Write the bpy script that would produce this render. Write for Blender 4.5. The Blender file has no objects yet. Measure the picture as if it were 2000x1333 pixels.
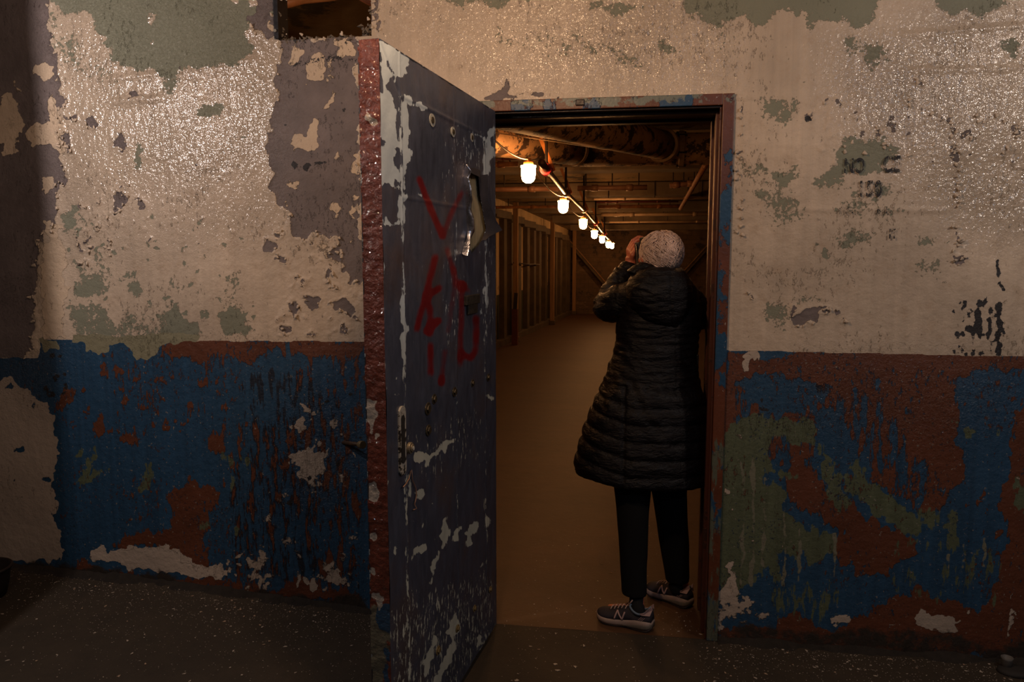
import bpy, math, random
import numpy as np
from mathutils import Vector, Matrix, noise as mnoise
random.seed(7); rng = np.random.default_rng(11)
scene = bpy.context.scene
COL = scene.collection
PI = math.pi

# ------------------------------------------------------------ camera
FPX = 1480.; CXP = 1000.; CYP = 666.5
YAW = math.atan(226/1480); PITCH = -math.atan((666.5-498)/1480)
CAM = np.array([0, -3.00234, 1.55])
FW = np.array([-math.sin(YAW)*math.cos(PITCH), math.cos(YAW)*math.cos(PITCH), math.sin(PITCH)])
RT = np.array([math.cos(YAW), math.sin(YAW), 0.]); UP = np.cross(RT, FW)
cd = bpy.data.cameras.new('camera'); cam = bpy.data.objects.new('camera', cd); COL.objects.link(cam)
cd.sensor_width = 36; cd.lens = FPX/2000*36; cd.clip_end = 100; cd.clip_start = .05
mw = Matrix.Identity(4)
for i in range(3):
    mw[i][0] = RT[i]; mw[i][1] = UP[i]; mw[i][2] = -FW[i]; mw[i][3] = CAM[i]
cam.matrix_world = mw
scene.camera = cam
scene.view_settings.view_transform = 'Standard'; scene.view_settings.look = 'None'
scene.view_settings.gamma = 1; scene.view_settings.use_curve_mapping = False
scene.view_settings.exposure = 0.0

# ------------------------------------------------------------ world and lamps of the front room
world = bpy.data.worlds.new('world'); scene.world = world; world.use_nodes = True
world.node_tree.nodes['Background'].inputs[0].default_value = (.5, .5, .6, 1)
world.node_tree.nodes['Background'].inputs[1].default_value = 0.002
def lamp(name, loc, col, power, size=.05):
    l = bpy.data.lights.new(name, 'POINT'); l.color = col; l.energy = power; l.shadow_soft_size = size
    o = bpy.data.objects.new(name, l); o.location = loc; COL.objects.link(o); return o
lamp('front_bulb_and_fill_light', (-2.40, -1.0, 2.34), (1, .83, .76), 34, .02)
lamp('front_bulb_and_fill_light', (-.45, -1.35, 2.52), (1, .61, .34), 35)
lamp('front_bulb_and_fill_light', (1.85, -1.25, 2.42), (1, .82, .70), 27)
lamp('front_bulb_and_fill_light', (-1.42, -2.20, 2.22), (1, .80, .72), 11, .03)
lamp('front_bulb_and_fill_light', (1.25, -3.0, 2.65), (.62, .76, 1), 21, .12)  # cool fill light added to put a bluish light on the door face

# ------------------------------------------------------------ helpers
def ray(px, py): return FW + RT*(px-CXP)/FPX - UP*(py-CYP)/FPX
def at_y(px, py, y=0.):
    r = ray(px, py); return CAM + r*((y-CAM[1])/r[1])
def at_z(px, py, z=0.):
    r = ray(px, py); return CAM + r*((z-CAM[2])/r[2])
def to_px(P):
    v = P-CAM; d = np.maximum(v@FW, .05)
    return CXP+FPX*(v@RT)/d, CYP-FPX*(v@UP)/d
def tagit(o, label=None, cat=None, group=None, kind=None):
    if label: o['label'] = label
    if cat: o['category'] = cat
    if group: o['group'] = group
    if kind: o['kind'] = kind
    return o
def thing(name, loc, label=None, cat=None, group=None, kind=None):
    o = bpy.data.objects.new(name, None); o.empty_display_size = .05; COL.objects.link(o); o.location = loc
    return tagit(o, label, cat, group, kind)
def root_loc(p):
    l = Vector((0, 0, 0))
    while p is not None: l = l+p.location; p = p.parent
    return np.array(l)
def mk(name, V, F, mat=None, parent=None, smooth=False):
    """V in world coordinates; becomes one mesh object"""
    V = np.asarray(V, float).reshape(-1, 3)-root_loc(parent)
    me = bpy.data.meshes.new(name)
    if isinstance(F, np.ndarray):
        n = len(F); k = F.shape[1]
        me.vertices.add(len(V)); me.vertices.foreach_set('co', V.astype(np.float32).ravel())
        me.loops.add(n*k); me.loops.foreach_set('vertex_index', F.astype(np.int32).ravel())
        me.polygons.add(n); me.polygons.foreach_set('loop_start', np.arange(0, n*k, k, dtype=np.int32))
        me.update(calc_edges=True); me.validate()
    else:
        me.from_pydata([tuple(v) for v in V], [], [tuple(f) for f in F]); me.update()
    if smooth: me.polygons.foreach_set('use_smooth', np.ones(len(me.polygons), bool))
    if mat: me.materials.append(mat)
    o = bpy.data.objects.new(name, me); COL.objects.link(o)
    if parent is not None: o.parent = parent
    return o
class MB:
    def __init__(s): s.V = []; s.F = []; s.n = 0
    def add(s, V, F):
        V = np.asarray(V, float).reshape(-1, 3)
        s.V.append(V); s.F += [tuple(int(i)+s.n for i in f) for f in F]; s.n += len(V); return s
    def box(s, a, b, M=None):
        x0, y0, z0 = a; x1, y1, z1 = b
        V = np.array([[x0,y0,z0],[x1,y0,z0],[x1,y1,z0],[x0,y1,z0],[x0,y0,z1],[x1,y0,z1],[x1,y1,z1],[x0,y1,z1]], float)
        if M is not None: V = np.array([M @ Vector(v) for v in V])
        return s.add(V, [(0,3,2,1),(4,5,6,7),(0,1,5,4),(1,2,6,5),(2,3,7,6),(3,0,4,7)])
    def beam(s, p, q, w, h, up=(0,0,1)):
        p = np.array(p, float); q = np.array(q, float); d = q-p; d /= np.linalg.norm(d)
        a = np.cross(d, up); a /= np.linalg.norm(a); b = np.cross(a, d)
        V = [c+a*i*w/2+b*j*h/2 for c in (p, q) for i, j in ((-1,-1),(1,-1),(1,1),(-1,1))]
        return s.add(V, [(0,1,2,3),(7,6,5,4),(0,4,5,1),(1,5,6,2),(2,6,7,3),(3,7,4,0)])
    def tube(s, P, R, n=12, cap=True, sq=None):
        P = np.array(P, float); m = len(P); R = np.broadcast_to(np.array(R, float), (m,))
        T = np.gradient(P, axis=0); T /= np.linalg.norm(T, axis=1)[:, None]+1e-9
        a = np.cross(T[0], [0,0,1.]); 
        if np.linalg.norm(a) < .1: a = np.cross(T[0], [1.,0,0])
        V = []; th = np.linspace(0, 2*PI, n, endpoint=False)
        for i in range(m):
            a = a-T[i]*(a@T[i]); a /= np.linalg.norm(a)+1e-9; b = np.cross(T[i], a)
            V.append(P[i]+R[i]*(np.cos(th)[:, None]*a+np.sin(th)[:, None]*b*(sq if sq else 1)))
        F = [(i*n+j, i*n+(j+1)%n, (i+1)*n+(j+1)%n, (i+1)*n+j) for i in range(m-1) for j in range(n)]
        if cap: F += [tuple(range(n))[::-1], tuple(range((m-1)*n, m*n))]
        return s.add(np.concatenate(V), F)
    def loft(s, rings, cap=True):
        n = len(rings[0]); m = len(rings)
        F = [(i*n+j, i*n+(j+1)%n, (i+1)*n+(j+1)%n, (i+1)*n+j) for i in range(m-1) for j in range(n)]
        if cap: F += [tuple(range(n))[::-1], tuple(range((m-1)*n, m*n))]
        return s.add(np.concatenate([np.asarray(r, float) for r in rings]), F)
    def ellipsoid(s, c, r, M=None, nu=24, nv=14):
        c = np.array(c, float); V = []
        for i in range(nv+1):
            p = PI*(i+.001)/(nv+.002)
            for j in range(nu):
                t = 2*PI*j/nu; v = np.array([math.sin(p)*math.cos(t)*r[0], math.sin(p)*math.sin(t)*r[1], math.cos(p)*r[2]])
                if M is not None: v = np.array(M @ Vector(v))
                V.append(c+v)
        F = [(i*nu+j, (i+1)*nu+j, (i+1)*nu+(j+1)%nu, i*nu+(j+1)%nu) for i in range(nv) for j in range(nu)]
        F += [tuple(range(nu)), tuple(range(nv*nu, nv*nu+nu))[::-1]]
        return s.add(V, F)
    def build(s, name, mat=None, parent=None, smooth=False):
        return mk(name, np.concatenate(s.V), s.F, mat, parent, smooth)
def bevel(o, w, seg=2):
    m = o.modifiers.new('bevel', 'BEVEL'); m.width = w; m.segments = seg; m.limit_method = 'ANGLE'; return o
def remesh(mb, voxel, smooth_it=4):
    """union of closed shapes -> one continuous surface"""
    o = mb.build('tmp'); m = o.modifiers.new('r', 'REMESH'); m.mode = 'VOXEL'; m.voxel_size = voxel; m.use_smooth_shade = True
    if smooth_it:
        s = o.modifiers.new('s', 'SMOOTH'); s.iterations = smooth_it; s.factor = .5
    bpy.context.view_layer.update()
    dg = bpy.context.evaluated_depsgraph_get(); me = bpy.data.meshes.new_from_object(o.evaluated_get(dg))
    n = len(me.vertices); V = np.zeros(n*3, np.float32); me.vertices.foreach_get('co', V)
    N = np.zeros(n*3, np.float32); me.vertices.foreach_get('normal', N)
    F = [tuple(p.vertices) for p in me.polygons]
    bpy.data.objects.remove(o); bpy.data.meshes.remove(me)
    return V.reshape(-1, 3).astype(float), N.reshape(-1, 3).astype(float), F
def nz(v): return mnoise.noise(Vector(v))

# ------------------------------------------------------------ material helpers
class NT:
    def __init__(s, name):
        s.m = bpy.data.materials.new(name); s.m.use_nodes = True; s.t = s.m.node_tree; s.t.nodes.clear()
        s.out = s.n('ShaderNodeOutputMaterial'); s.b = s.n('ShaderNodeBsdfPrincipled')
        s.l(s.b.outputs[0], s.out.inputs[0]); s.co = s.n('ShaderNodeTexCoord').outputs['Object']
    def n(s, t, **k):
        o = s.t.nodes.new(t)
        for a, v in k.items(): setattr(o, a, v)
        return o
    def l(s, a, b): s.t.links.new(a, b)
    def put(s, sock, v):
        if hasattr(v, 'is_output'): s.l(v, sock)
        else:
            if isinstance(v, (tuple, list)) and len(v) == 3 and sock.type == 'RGBA': v = (*v, 1)
            sock.default_value = v
    def noise(s, scale, detail=6, rough=.6, w=0., stretch=None, dist=0.):
        o = s.n('ShaderNodeTexNoise', noise_dimensions='4D')
        o.inputs['Scale'].default_value = scale; o.inputs['Detail'].default_value = detail
        o.inputs['Roughness'].default_value = rough; o.inputs['W'].default_value = w; o.inputs['Distortion'].default_value = dist
        c = s.co
        if stretch:
            mp = s.n('ShaderNodeMapping'); mp.inputs['Scale'].default_value = stretch; s.l(c, mp.inputs[0]); c = mp.outputs[0]
        s.l(c, o.inputs['Vector']); return o.outputs['Fac']
    def math(s, op, a, b=0., c=None, clamp=False):
        o = s.n('ShaderNodeMath', operation=op, use_clamp=clamp); s.put(o.inputs[0], a); s.put(o.inputs[1], b)
        if c is not None: s.put(o.inputs[2], c)
        return o.outputs[0]
    def attr(s, name): return s.n('ShaderNodeAttribute', attribute_name=name).outputs['Fac']
    def step(s, v, lo, hi):
        o = s.n('ShaderNodeMapRange', interpolation_type='SMOOTHSTEP'); s.put(o.inputs[0], v)
        o.inputs[1].default_value = lo; o.inputs[2].default_value = hi; return o.outputs[0]
    def thr(s, f, noise, amp=1.6, w=.04):
        # noise bites hardest where the field is in between; solid areas stay solid
        amp *= 1.9
        if hasattr(f, 'is_output'):
            env = s.math('MULTIPLY', s.math('MULTIPLY', f, s.math('SUBTRACT', 1., f)), 4.); env = s.math('MULTIPLY_ADD', s.math('MAXIMUM', env, 0.), .8, .2)
            v = s.math('MULTIPLY_ADD', s.math('MULTIPLY', s.math('ADD', noise, -.5), amp), env, f)
        else:
            env = max(f*(1-f)*4, 0)*.8+.2; v = s.math('MULTIPLY_ADD', s.math('ADD', noise, -.5), amp*env, f)
        return s.step(v, .5-w, .5+w)
    def mix(s, fac, a, b):
        o = s.n('ShaderNodeMix', data_type='RGBA'); s.put(o.inputs[0], fac); s.put(o.inputs[6], a); s.put(o.inputs[7], b); return o.outputs[2]
    def vary(s, col, noise, amt):
        """multiply colour by 1 +- amt following noise"""
        k = s.math('MULTIPLY_ADD', noise, 2*amt*2, 1-2*amt)
        o = s.n('ShaderNodeVectorMath', operation='SCALE'); s.put(o.inputs[0], col) if hasattr(col, 'is_output') else setattr(o.inputs[0], 'default_value', col)
        s.l(k, o.inputs['Scale']); return o.outputs[0]
    def bump(s, h, dist=.002, strength=1.):
        o = s.n('ShaderNodeBump'); o.inputs['Distance'].default_value = dist; o.inputs['Strength'].default_value = strength
        s.put(o.inputs['Height'], h); s.l(o.outputs[0], s.b.inputs['Normal']); s.l(o.outputs[0], s.b.inputs['Coat Normal']); return o
    def coat(s, h, dist, weight, rough, ior=1.6):
        o = s.n('ShaderNodeBump'); o.inputs['Distance'].default_value = dist; s.put(o.inputs['Height'], h); s.l(o.outputs[0], s.b.inputs['Coat Normal'])
        s.put(s.b.inputs['Coat Weight'], weight); s.b.inputs['Coat Roughness'].default_value = rough; s.b.inputs['Coat IOR'].default_value = ior
    def fin(s, col=None, rough=None, metal=None, spec=None):
        for nm, v in (('Base Color', col), ('Roughness', rough), ('Metallic', metal), ('Specular IOR Level', spec)):
            if v is not None: s.put(s.b.inputs[nm], v)
        return s.m
def simple(name, col, rough=.6, metal=0., var=.25, scale=20, bump=.0, bscale=60, spec=.5):
    t = NT(name); c = t.vary(col, t.noise(scale), var)
    if bump: t.bump(t.noise(bscale, 4), bump)
    return t.fin(c, rough, metal, spec)
def worn(name, base, over, f=.4, scale=14, fleck=None, ff=.2, rough=.5, metal=0., bump=.001, stretch=None):
    t = NT(name); c = t.vary(base, t.noise(6), .2)
    m = t.thr(f, t.noise(scale, 9, .65, 1., stretch)); c = t.mix(m, c, t.vary(over, t.noise(30), .2))
    if fleck:
        m2 = t.thr(ff, t.noise(70, 6, .65, 5.)); c = t.mix(m2, c, fleck)
    h = t.math('ADD', t.noise(50, 6, .6, 9.), m); t.bump(h, bump)
    return t.fin(c, rough, metal)

# ------------------------------------------------------------ paint maps: where each coat of paint survives
CW, CH = 1100, 760; OX, OY = 100, 60          # half-resolution map with a margin
class Canvas:
    def __init__(s): s.a = {}
    def lay(s, n):
        if n not in s.a: s.a[n] = np.zeros((CH, CW), np.float32)
        return s.a[n]
def rough_poly(pts, amp, it=3):
    P = [np.array(p, float) for p in pts]
    for k in range(it):
        Q = []
        for i in range(len(P)):
            a = P[i]; b = P[(i+1) % len(P)]; L = np.linalg.norm(b-a); Q.append(a)
            if L > 6: Q.append((a+b)/2+rng.normal(0, min(amp, L*.22), 2))
        P = Q
    return np.array(P)
def polymask(P):
    x0 = max(int(P[:,0].min())-1, 0); x1 = min(int(P[:,0].max())+2, CW); y0 = max(int(P[:,1].min())-1, 0); y1 = min(int(P[:,1].max())+2, CH)
    if x1 <= x0 or y1 <= y0: return None
    X, Y = np.meshgrid(np.arange(x0, x1)+.5, np.arange(y0, y1)+.5); M = np.zeros(X.shape, bool)
    for i in range(len(P)):
        ax, ay = P[i]; bx, by = P[(i+1) % len(P)]
        if ay == by: continue
        c = ((ay > Y) != (by > Y)) & (X < (bx-ax)*(Y-ay)/(by-ay)+ax); M ^= c
    return x0, x1, y0, y1, M
def boxblur(a, r):
    if r < 1: return a
    for ax in (0, 1):
        p = np.pad(a, [(r+1, r) if i == ax else (0, 0) for i in (0, 1)], mode='edge'); c = np.cumsum(p, axis=ax, dtype=np.float64)
        n = a.shape[ax]; hi = np.take(c, range(2*r+1, 2*r+1+n), axis=ax); lo = np.take(c, range(0, n), axis=ax); a = (hi-lo)/(2*r+1)
    return a.astype(np.float32)
def paint(cv, lay, pts, val=1., blur=3, amp=7):
    L = cv.lay(lay); P = np.array(pts, float)
    if amp: P = rough_poly(P, amp)
    P = P/2+[OX, OY]; r = polymask(P)
    if r is None: return
    x0, x1, y0, y1, M = r; b = blur*2+1
    X0 = max(x0-b, 0); X1 = min(x1+b, CW); Y0 = max(y0-b, 0); Y1 = min(y1+b, CH)
    m = np.zeros((Y1-Y0, X1-X0), np.float32); m[y0-Y0:y1-Y0, x0-X0:x1-X0] = M
    m = boxblur(boxblur(m, blur), max(blur//2, 0)); S = L[Y0:Y1, X0:X1]; S[:] = S*(1-m)+val*m
def blob(cv, lay, cx, cy, rx, ry, val=1., blur=2, ang=0., amp=None):
    t = np.linspace(0, 2*PI, 12, endpoint=False)+rng.uniform(0, 1); k = rng.uniform(.7, 1.25, 12)
    x = np.cos(t)*rx*k; y = np.sin(t)*ry*k; c, s = math.cos(ang), math.sin(ang)
    paint(cv, lay, np.stack([cx+x*c-y*s, cy+x*s+y*c], 1), val, blur, min(rx, ry)*.3 if amp is None else amp)
def scatter(cv, lay, box, n, r=(2, 6), val=1., asp=1., blur=1):
    x0, y0, x1, y1 = box
    for i in range(n):
        R = rng.uniform(*r); blob(cv, lay, rng.uniform(x0, x1), rng.uniform(y0, y1), R, R*asp*rng.uniform(.6, 1.4), val, blur)
def line(cv, lay, pts, w, val=1., blur=1, jit=1.):
    pts = np.array(pts, float)
    for a, b in zip(pts[:-1], pts[1:]):
        d = b-a; L = np.linalg.norm(d)
        if L < 1e-6: continue
        n = np.array([-d[1], d[0]])/L*w/2
        paint(cv, lay, [a+n, b+n, b-n, a-n], val, blur, jit)
def sample(cv, lay, px, py):
    a = cv.lay(lay); x = np.clip(px/2+OX-.5, 0, CW-1.01); y = np.clip(py/2+OY-.5, 0, CH-1.01)
    x = np.abs(x); i = x.astype(int); j = y.astype(int); fx = x-i; fy = y-j
    i1 = np.minimum(i+1, CW-1); j1 = np.minimum(j+1, CH-1)
    return (a[j, i]*(1-fx)*(1-fy)+a[j, i1]*fx*(1-fy)+a[j1, i]*(1-fx)*fy+a[j1, i1]*fx*fy)
def vnoise(px_, py_, scale, seed, oct_=4):
    out = np.zeros_like(px_); a_ = 1.; r_ = np.random.default_rng(seed)
    for k in range(oct_):
        g = r_.uniform(-1, 1, (257, 257)); x = (px_/scale*2**k+77.3) % 256; y = (py_/scale*2**k+31.7) % 256
        i = x.astype(int); j = y.astype(int); fx = x-i; fy = y-j; fx = fx*fx*(3-2*fx); fy = fy*fy*(3-2*fy)
        out += a_*(g[j, i]*(1-fx)*(1-fy)+g[j, i+1]*fx*(1-fy)+g[j+1, i]*(1-fx)*fy+g[j+1, i+1]*fx*fy); a_ *= .6
    return out
def ragged(cv, lay, px_, py_, w=6., soft=.50, r=9):
    """field with a frayed outline: warped lookup plus a wide soft skirt that the shader noise breaks up"""
    s_ = sum(map(ord, lay)); dx = vnoise(px_, py_, 22, s_)*w; dy = vnoise(px_, py_, 22, s_+9)*w
    a = sample(cv, lay, px_+dx, py_+dy); cv.a[lay+'_s'] = boxblur(boxblur(cv.lay(lay), r), r//2); b_ = sample(cv, lay+'_s', px_+dx, py_+dy)
    return a*(1-soft)+b_*soft
def set_attr(o, name, arr):
    at = o.data.attributes.new(name, 'FLOAT', 'POINT'); at.data.foreach_set('value', np.asarray(arr, np.float32))

# ------------------------------------------------------------ colours (linear)
CREAM = (.50, .405, .31); CREAM2 = (.56, .44, .32); TAUPE = (.150, .122, .118); GGREEN = (.205, .21, .155)
RUST = (.112, .034, .015); BLUE = (.016, .058, .120); LGREEN = (.088, .105, .060); PALE = (.42, .345, .28); DARK = (.018, .016, .018)

# ------------------------------------------------------------ front wall
XL, XR, ZT = -3.6, 2.3, 3.15
DX0, DX1, DZ = -.60, .338, 2.105            # doorway clear opening
HX0, HX1, HZ0, HZ1 = -1.412, -1.02, 2.412, 2.80   # hole knocked through above the door
WT = .28
W = Canvas()
# band (painted dado) : 1 = dado
paint(W, 'band', [(-300,700),(75,700),(80,664),(130,664),(300,665),(388,667),(700,668),(1100,674),(1424,685),(2000,697),(2300,704),(2300,1600),(-300,1600)], 1, 1, 1)
# bare taupe undercoat on the upper wall
T = 'taupe'
paint(W, T, [(-200,-120),(105,-120),(100,30),(108,120),(112,200),(118,330),(112,420),(85,470),(80,560),(74,668),(60,700),(-200,700)], 1, 2, 8)
for p in ([(105,180),(130,190),(132,210),(110,215)], [(168,228),(186,225),(186,250),(172,248)], [(214,262),(228,268),(236,255),(250,285),(244,296),(232,288),(222,292)],
          [(225,378),(245,374),(252,395),(238,400),(232,422),(224,408)], [(267,385),(280,382),(282,400),(274,412)], [(258,178),(270,170),(268,195),(236,200)],
          [(125,215),(150,225),(160,240),(140,238)], [(118,270),(140,272),(150,290),(130,300),(120,290)], [(112,330),(128,340),(126,360),(114,352)]):
    paint(W, T, p, 1, 1, 4)
paint(W, T, [(545,-60),(556,75),(705,80),(705,560),(680,545),(662,490),(632,458),(610,440),(594,475),(570,458),(556,430),(548,398),(530,362),(540,330),(522,285),(526,232),(548,180),(548,120),(548,75),(528,78),(490,70),(505,20),(520,-60)], 1, 1, 9)
for x, y, a, b in ((530,480,14,16),(552,510,12,10),(600,580,10,6),(575,605,8,18),(612,590,14,12),(560,640,12,8),(665,600,20,14),(688,612,12,12),(655,560,9,6),(690,525,16,30),(640,535,6,12),(675,640,8,10),(545,455,6,10),(612,655,9,7),(655,500,14,10)):
    blob(W, T, x, y, a, b, 1, 1)
scatter(W, T, (540, 470, 705, 660), 40, (1.5, 5))
scatter(W, T, (130, 130, 460, 480), 70, (1, 4), 1, 1.3); scatter(W, T, (150,380,220,520), 25, (2, 5), 1, 2.2)
# right side taupe chips
paint(W, T, [(1540,612),(1548,598),(1560,615),(1580,605),(1600,603),(1620,597),(1600,612),(1592,628),(1590,642),(1572,640),(1550,632)], 1, 1, 3)
for x, y, a, b, g in ((1466,576,14,4,.7),(1636,606,9,7,0),(1652,628,8,5,0),(1578,232,8,9,0),(1574,228,5,4,0),(1446,215,5,12,0),(1444,345,4,8,0),(1447,300,6,6,0),(1612,612,6,4,0),(1812,290,7,6,0),(1770,243,22,4,0),(1808,250,20,3,.2),(1840,262,12,14,.3),(1845,280,14,10,0),(1700,250,22,8,.2),(1660,235,14,4,.3),(1895,240,12,8,.6),(1925,250,14,8,.4),(1990,255,16,10,0),(1870,240,5,14,0),(1866,305,5,30,0),(1798,162,10,6,.3),(1770,195,6,10,0),(1876,510,16,8,.2),(1866,480,4,30,0),(1746,300,6,3,0)):
    blob(W, T, x, y, a, b, 1, 1, g)
paint(W, T, [(1600,200),(1900,215),(2000,240),(2000,300),(1800,310),(1640,280)], .30, 8, 4)
scatter(W, T, (1600, 190, 2000, 330), 60, (1, 5)); scatter(W, T, (1440, 180, 2000, 690), 90, (.8, 2.6)); scatter(W, T, (740, 20, 1430, 180), 40, (.8, 3))
line(W, T, [(740,35),(745,75)], 8); paint(W, T, [(930,190),(960,180),(975,175),(980,150),(990,180),(1030,184),(1140,178),(1150,188),(960,200)], 1, 1, 3)
scatter(W, T, (800, 150, 1140, 190), 22, (1, 5), 1, .6); paint(W, T, [(726,-20),(745,-20),(730,70),(726,60)], 1, 1, 4)
# greenish grey coat
G = 'green'
paint(W, G, [(100,-120),(545,-120),(540,10),(545,40),(520,75),(495,88),(490,105),(470,118),(448,132),(420,128),(392,138),(352,140),(342,152),(330,172),(318,166),(310,140),(296,132),(280,132),(232,126),(218,104),(205,70),(190,60),(170,25),(118,12),(104,20)], 1, 2, 9)
paint(W, G, [(470,-20),(530,-20),(532,12),(500,8),(462,6),(440,0)], 0, 1, 5)
paint(W, G, [(288,30),(306,28),(304,78),(288,80)], 0, 2, 6); blob(W, G, 292, 98, 5, 8, 0); blob(W, G, 352, 102, 6, 5, 0); blob(W, G, 287, 20, 5, 6, 0)
paint(W, G, [(480,60),(530,30),(550,-60),(560,70),(520,90)], 0, 3, 6)
paint(W, G, [(60,10),(110,20),(150,60),(180,110),(240,140),(260,170),(200,180),(110,150),(60,40)], .40, 5, 6)
paint(W, G, [(388,222),(398,208),(425,202),(442,212),(438,226),(410,230)], 1, 1, 4); blob(W, G, 466, 272, 18, 6, .8); blob(W, G, 408, 304, 16, 5, .8); blob(W, G, 440, 255, 14, 4, .7)
paint(W, G, [(262,255),(272,262),(276,300),(270,336),(262,320)], 1, 1, 4); paint(W, G, [(318,150),(350,150),(355,190),(335,196),(320,180)], .62, 3, 4)
paint(W, G, [(120,412),(146,405),(148,440),(132,464),(122,450)], 1, 1, 5); blob(W, G, 162, 430, 6, 18)
paint(W, G, [(145,548),(175,540),(225,552),(205,575),(160,580),(140,575)], 1, 2, 7); blob(W, G, 264, 560, 14, 18)
paint(W, G, [(135,600),(190,595),(230,640),(225,668),(150,668),(138,640)], .66, 4, 8); paint(W, G, [(325,600),(340,590),(352,620),(382,630),(386,668),(318,668),(330,640)], 1, 2, 7)
paint(W, G, [(440,600),(462,598),(485,640),(480,664),(430,660),(425,630)], 1, 2, 8); paint(W, G, [(230,600),(320,610),(320,670),(230,670)], .52, 5, 6)
paint(W, G, [(140,500),(240,500),(240,560),(150,560)], .42, 6, 5); paint(W, G, [(400,520),(480,520),(490,600),(410,600)], .36, 6, 5)
scatter(W, G, (125, 420, 500, 660), 150, (1.5, 7)); scatter(W, G, (120, 20, 560, 300), 50, (1, 4), .9); scatter(W, G, (-10,540,75,640), 30, (2, 9), .8); paint(W, G, [(-100,500),(60,540),(70,620),(-100,640)], .42, 6, 6)
scatter(W, G, (-10, 180, 40, 330), 14, (2, 8), .8)
paint(W, G, [(692,500),(704,500),(704,600),(696,580)], 1, 1, 3)
# olive cream hanging down over the dado
for p in ([(76,664),(112,664),(108,684),(90,690)], [(118,656),(395,656),(394,672),(372,668),(350,672),(325,672),(300,696),(285,704),(262,698),(252,680),(232,668),(215,674),(206,690),(192,696),(180,686),(168,690),(160,668),(140,672)]):
    paint(W, 'olive', p, 1, 1, 4)
# top of right half
for p in ([(880,-60),(1120,-60),(1090,-10),(960,8),(900,14),(850,6)], [(1140,5),(1200,0),(1260,4),(1258,20),(1190,26),(1150,18)], [(1010,66),(1050,58),(1110,66),(1160,84),(1080,84),(1020,80)],
          [(1100,86),(1160,92),(1250,108),(1270,130),(1200,132),(1140,112)], [(1270,80),(1300,76),(1335,84),(1330,102),(1290,108)],
          [(1290,-60),(1760,-60),(1720,10),(1700,40),(1660,38),(1640,52),(1622,44),(1600,40),(1570,26),(1545,28),(1500,42),(1470,40),(1440,34),(1400,50),(1350,40),(1330,10)],
          [(1830,-40),(1990,-40),(1975,22),(1950,18),(1930,30),(1890,26),(1860,30),(1835,20)], [(1946,84),(1960,76),(1990,66),(1990,100),(1970,112),(1946,106)]):
    paint(W, G, p, .80, 3, 7)
for p, v in (([(1640,60),(1720,70),(1750,120),(1700,140),(1650,120)], .42), ([(1480,180),(1560,190),(1550,260),(1500,260),(1470,230)], .45), ([(1480,360),(1560,370),(1590,440),(1520,460),(1480,420)], .42),
             ([(1620,360),(1770,370),(1760,430),(1640,430)], .40), ([(1430,310),(1540,330),(1640,350),(1640,370),(1500,370),(1430,340)], .44), ([(1600,440),(1720,450),(1700,490),(1640,490)], .44),
             ([(1770,450),(1850,460),(1830,490),(1780,480)], .46), ([(1480,590),(1540,590),(1560,660),(1500,660)], .42), ([(1780,490),(1860,520),(1850,570),(1800,560)], .40), ([(1600,500),(1660,500),(1680,560),(1620,560)], .36), ([(860,20),(1240,70),(1260,140),(1100,130),(960,90)], .36), ([(1360,60),(1480,60),(1460,120),(1380,100)], .33)):
    paint(W, G, p, v, 6, 6)
paint(W, G, [(1632,302),(1645,276),(1665,272),(1680,270),(1695,285),(1715,268),(1740,278),(1756,295),(1750,305),(1700,318),(1740,330),(1744,345),(1720,346),(1690,335),(1660,330),(1630,352),(1610,355),(1628,326)], .86, 2, 6)
for x, y, a, b in ((1505,215,16,12),(1530,240,10,12),(1556,200,5,26),(1490,325,10,10),(1535,350,20,14),(1600,350,10,8),(1486,382,16,10),(1655,470,14,8),(1690,458,18,7),(1800,468,14,10),(1580,582,40,8),(1510,615,14,14),(1610,500,10,14),(1824,520,12,14),(1735,372,10,8),(1700,112,16,8),(1660,85,10,14),(1580,55,12,12),(1872,333,7,7),(1690,125,9,9)):
    blob(W, G, x, y, a, b, .82, 3)
scatter(W, G, (1440, 160, 1860, 680), 120, (1, 5), .9)
# dark slate marks at the far right, seams and rust lines
D = 'dark'
for p in ([(1900,604),(1910,600),(1918,620),(1912,650),(1892,652),(1888,640),(1900,632)], [(1946,510),(1953,505),(1954,550),(1968,565),(1962,572),(1948,556)], [(1947,590),(1955,590),(1952,694),(1945,694)], [(1905,590),(1925,590),(1922,600),(1908,598)]):
    paint(W, D, p, 1, 1, 2)
scatter(W, D, (1858, 590, 1960, 694), 70, (1, 4), 1, 2)
for i in range(26): blob(W, D, 383+i*.35, 228+i*15.5, 2.2, 3.2, .95, 1)
line(W, D, [(383,228),(388,560),(393,640)], 2.2, .42, 1, .5); line(W, D, [(637,130),(642,300),(644,460)], 2.5, .55, 1, 1); line(W, D, [(184,450),(186,490)], 3, .6)
for i in range(11): blob(W, D, 500+i*14, 505+i*.3, 1.4, 1.4, .5, 1)
for x, y, a, b in ((575,322,5,9),(600,325,9,6),(625,318,12,4),(1576,232,7,7),(1984,462,2.5,3),(1580,236,3,3),(600,332,5,3),(672,215,4,4),(560,245,4,4),(556,160,3,3),(549,94,4,3)): blob(W, D, x, y, a, b, 1, 1)
paint(W, D, [(550,74),(705,72),(705,88),(680,92),(640,84),(600,84),(575,90),(552,86)], .55, 4, 5); paint(W, D, [(552,122),(600,116),(640,108),(700,112),(704,128),(640,122),(600,128),(560,132)], .62, 3, 3)
paint(W, D, [(726,-20),(760,-20),(745,30),(728,78)], .42, 5, 5); paint(W, D, [(536,-20),(556,-20),(556,78),(544,66)], .72, 3, 3)
line(W, D, [(1432,182),(1560,170),(1870,222),(1870,520)], 1.5, .1)
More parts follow.
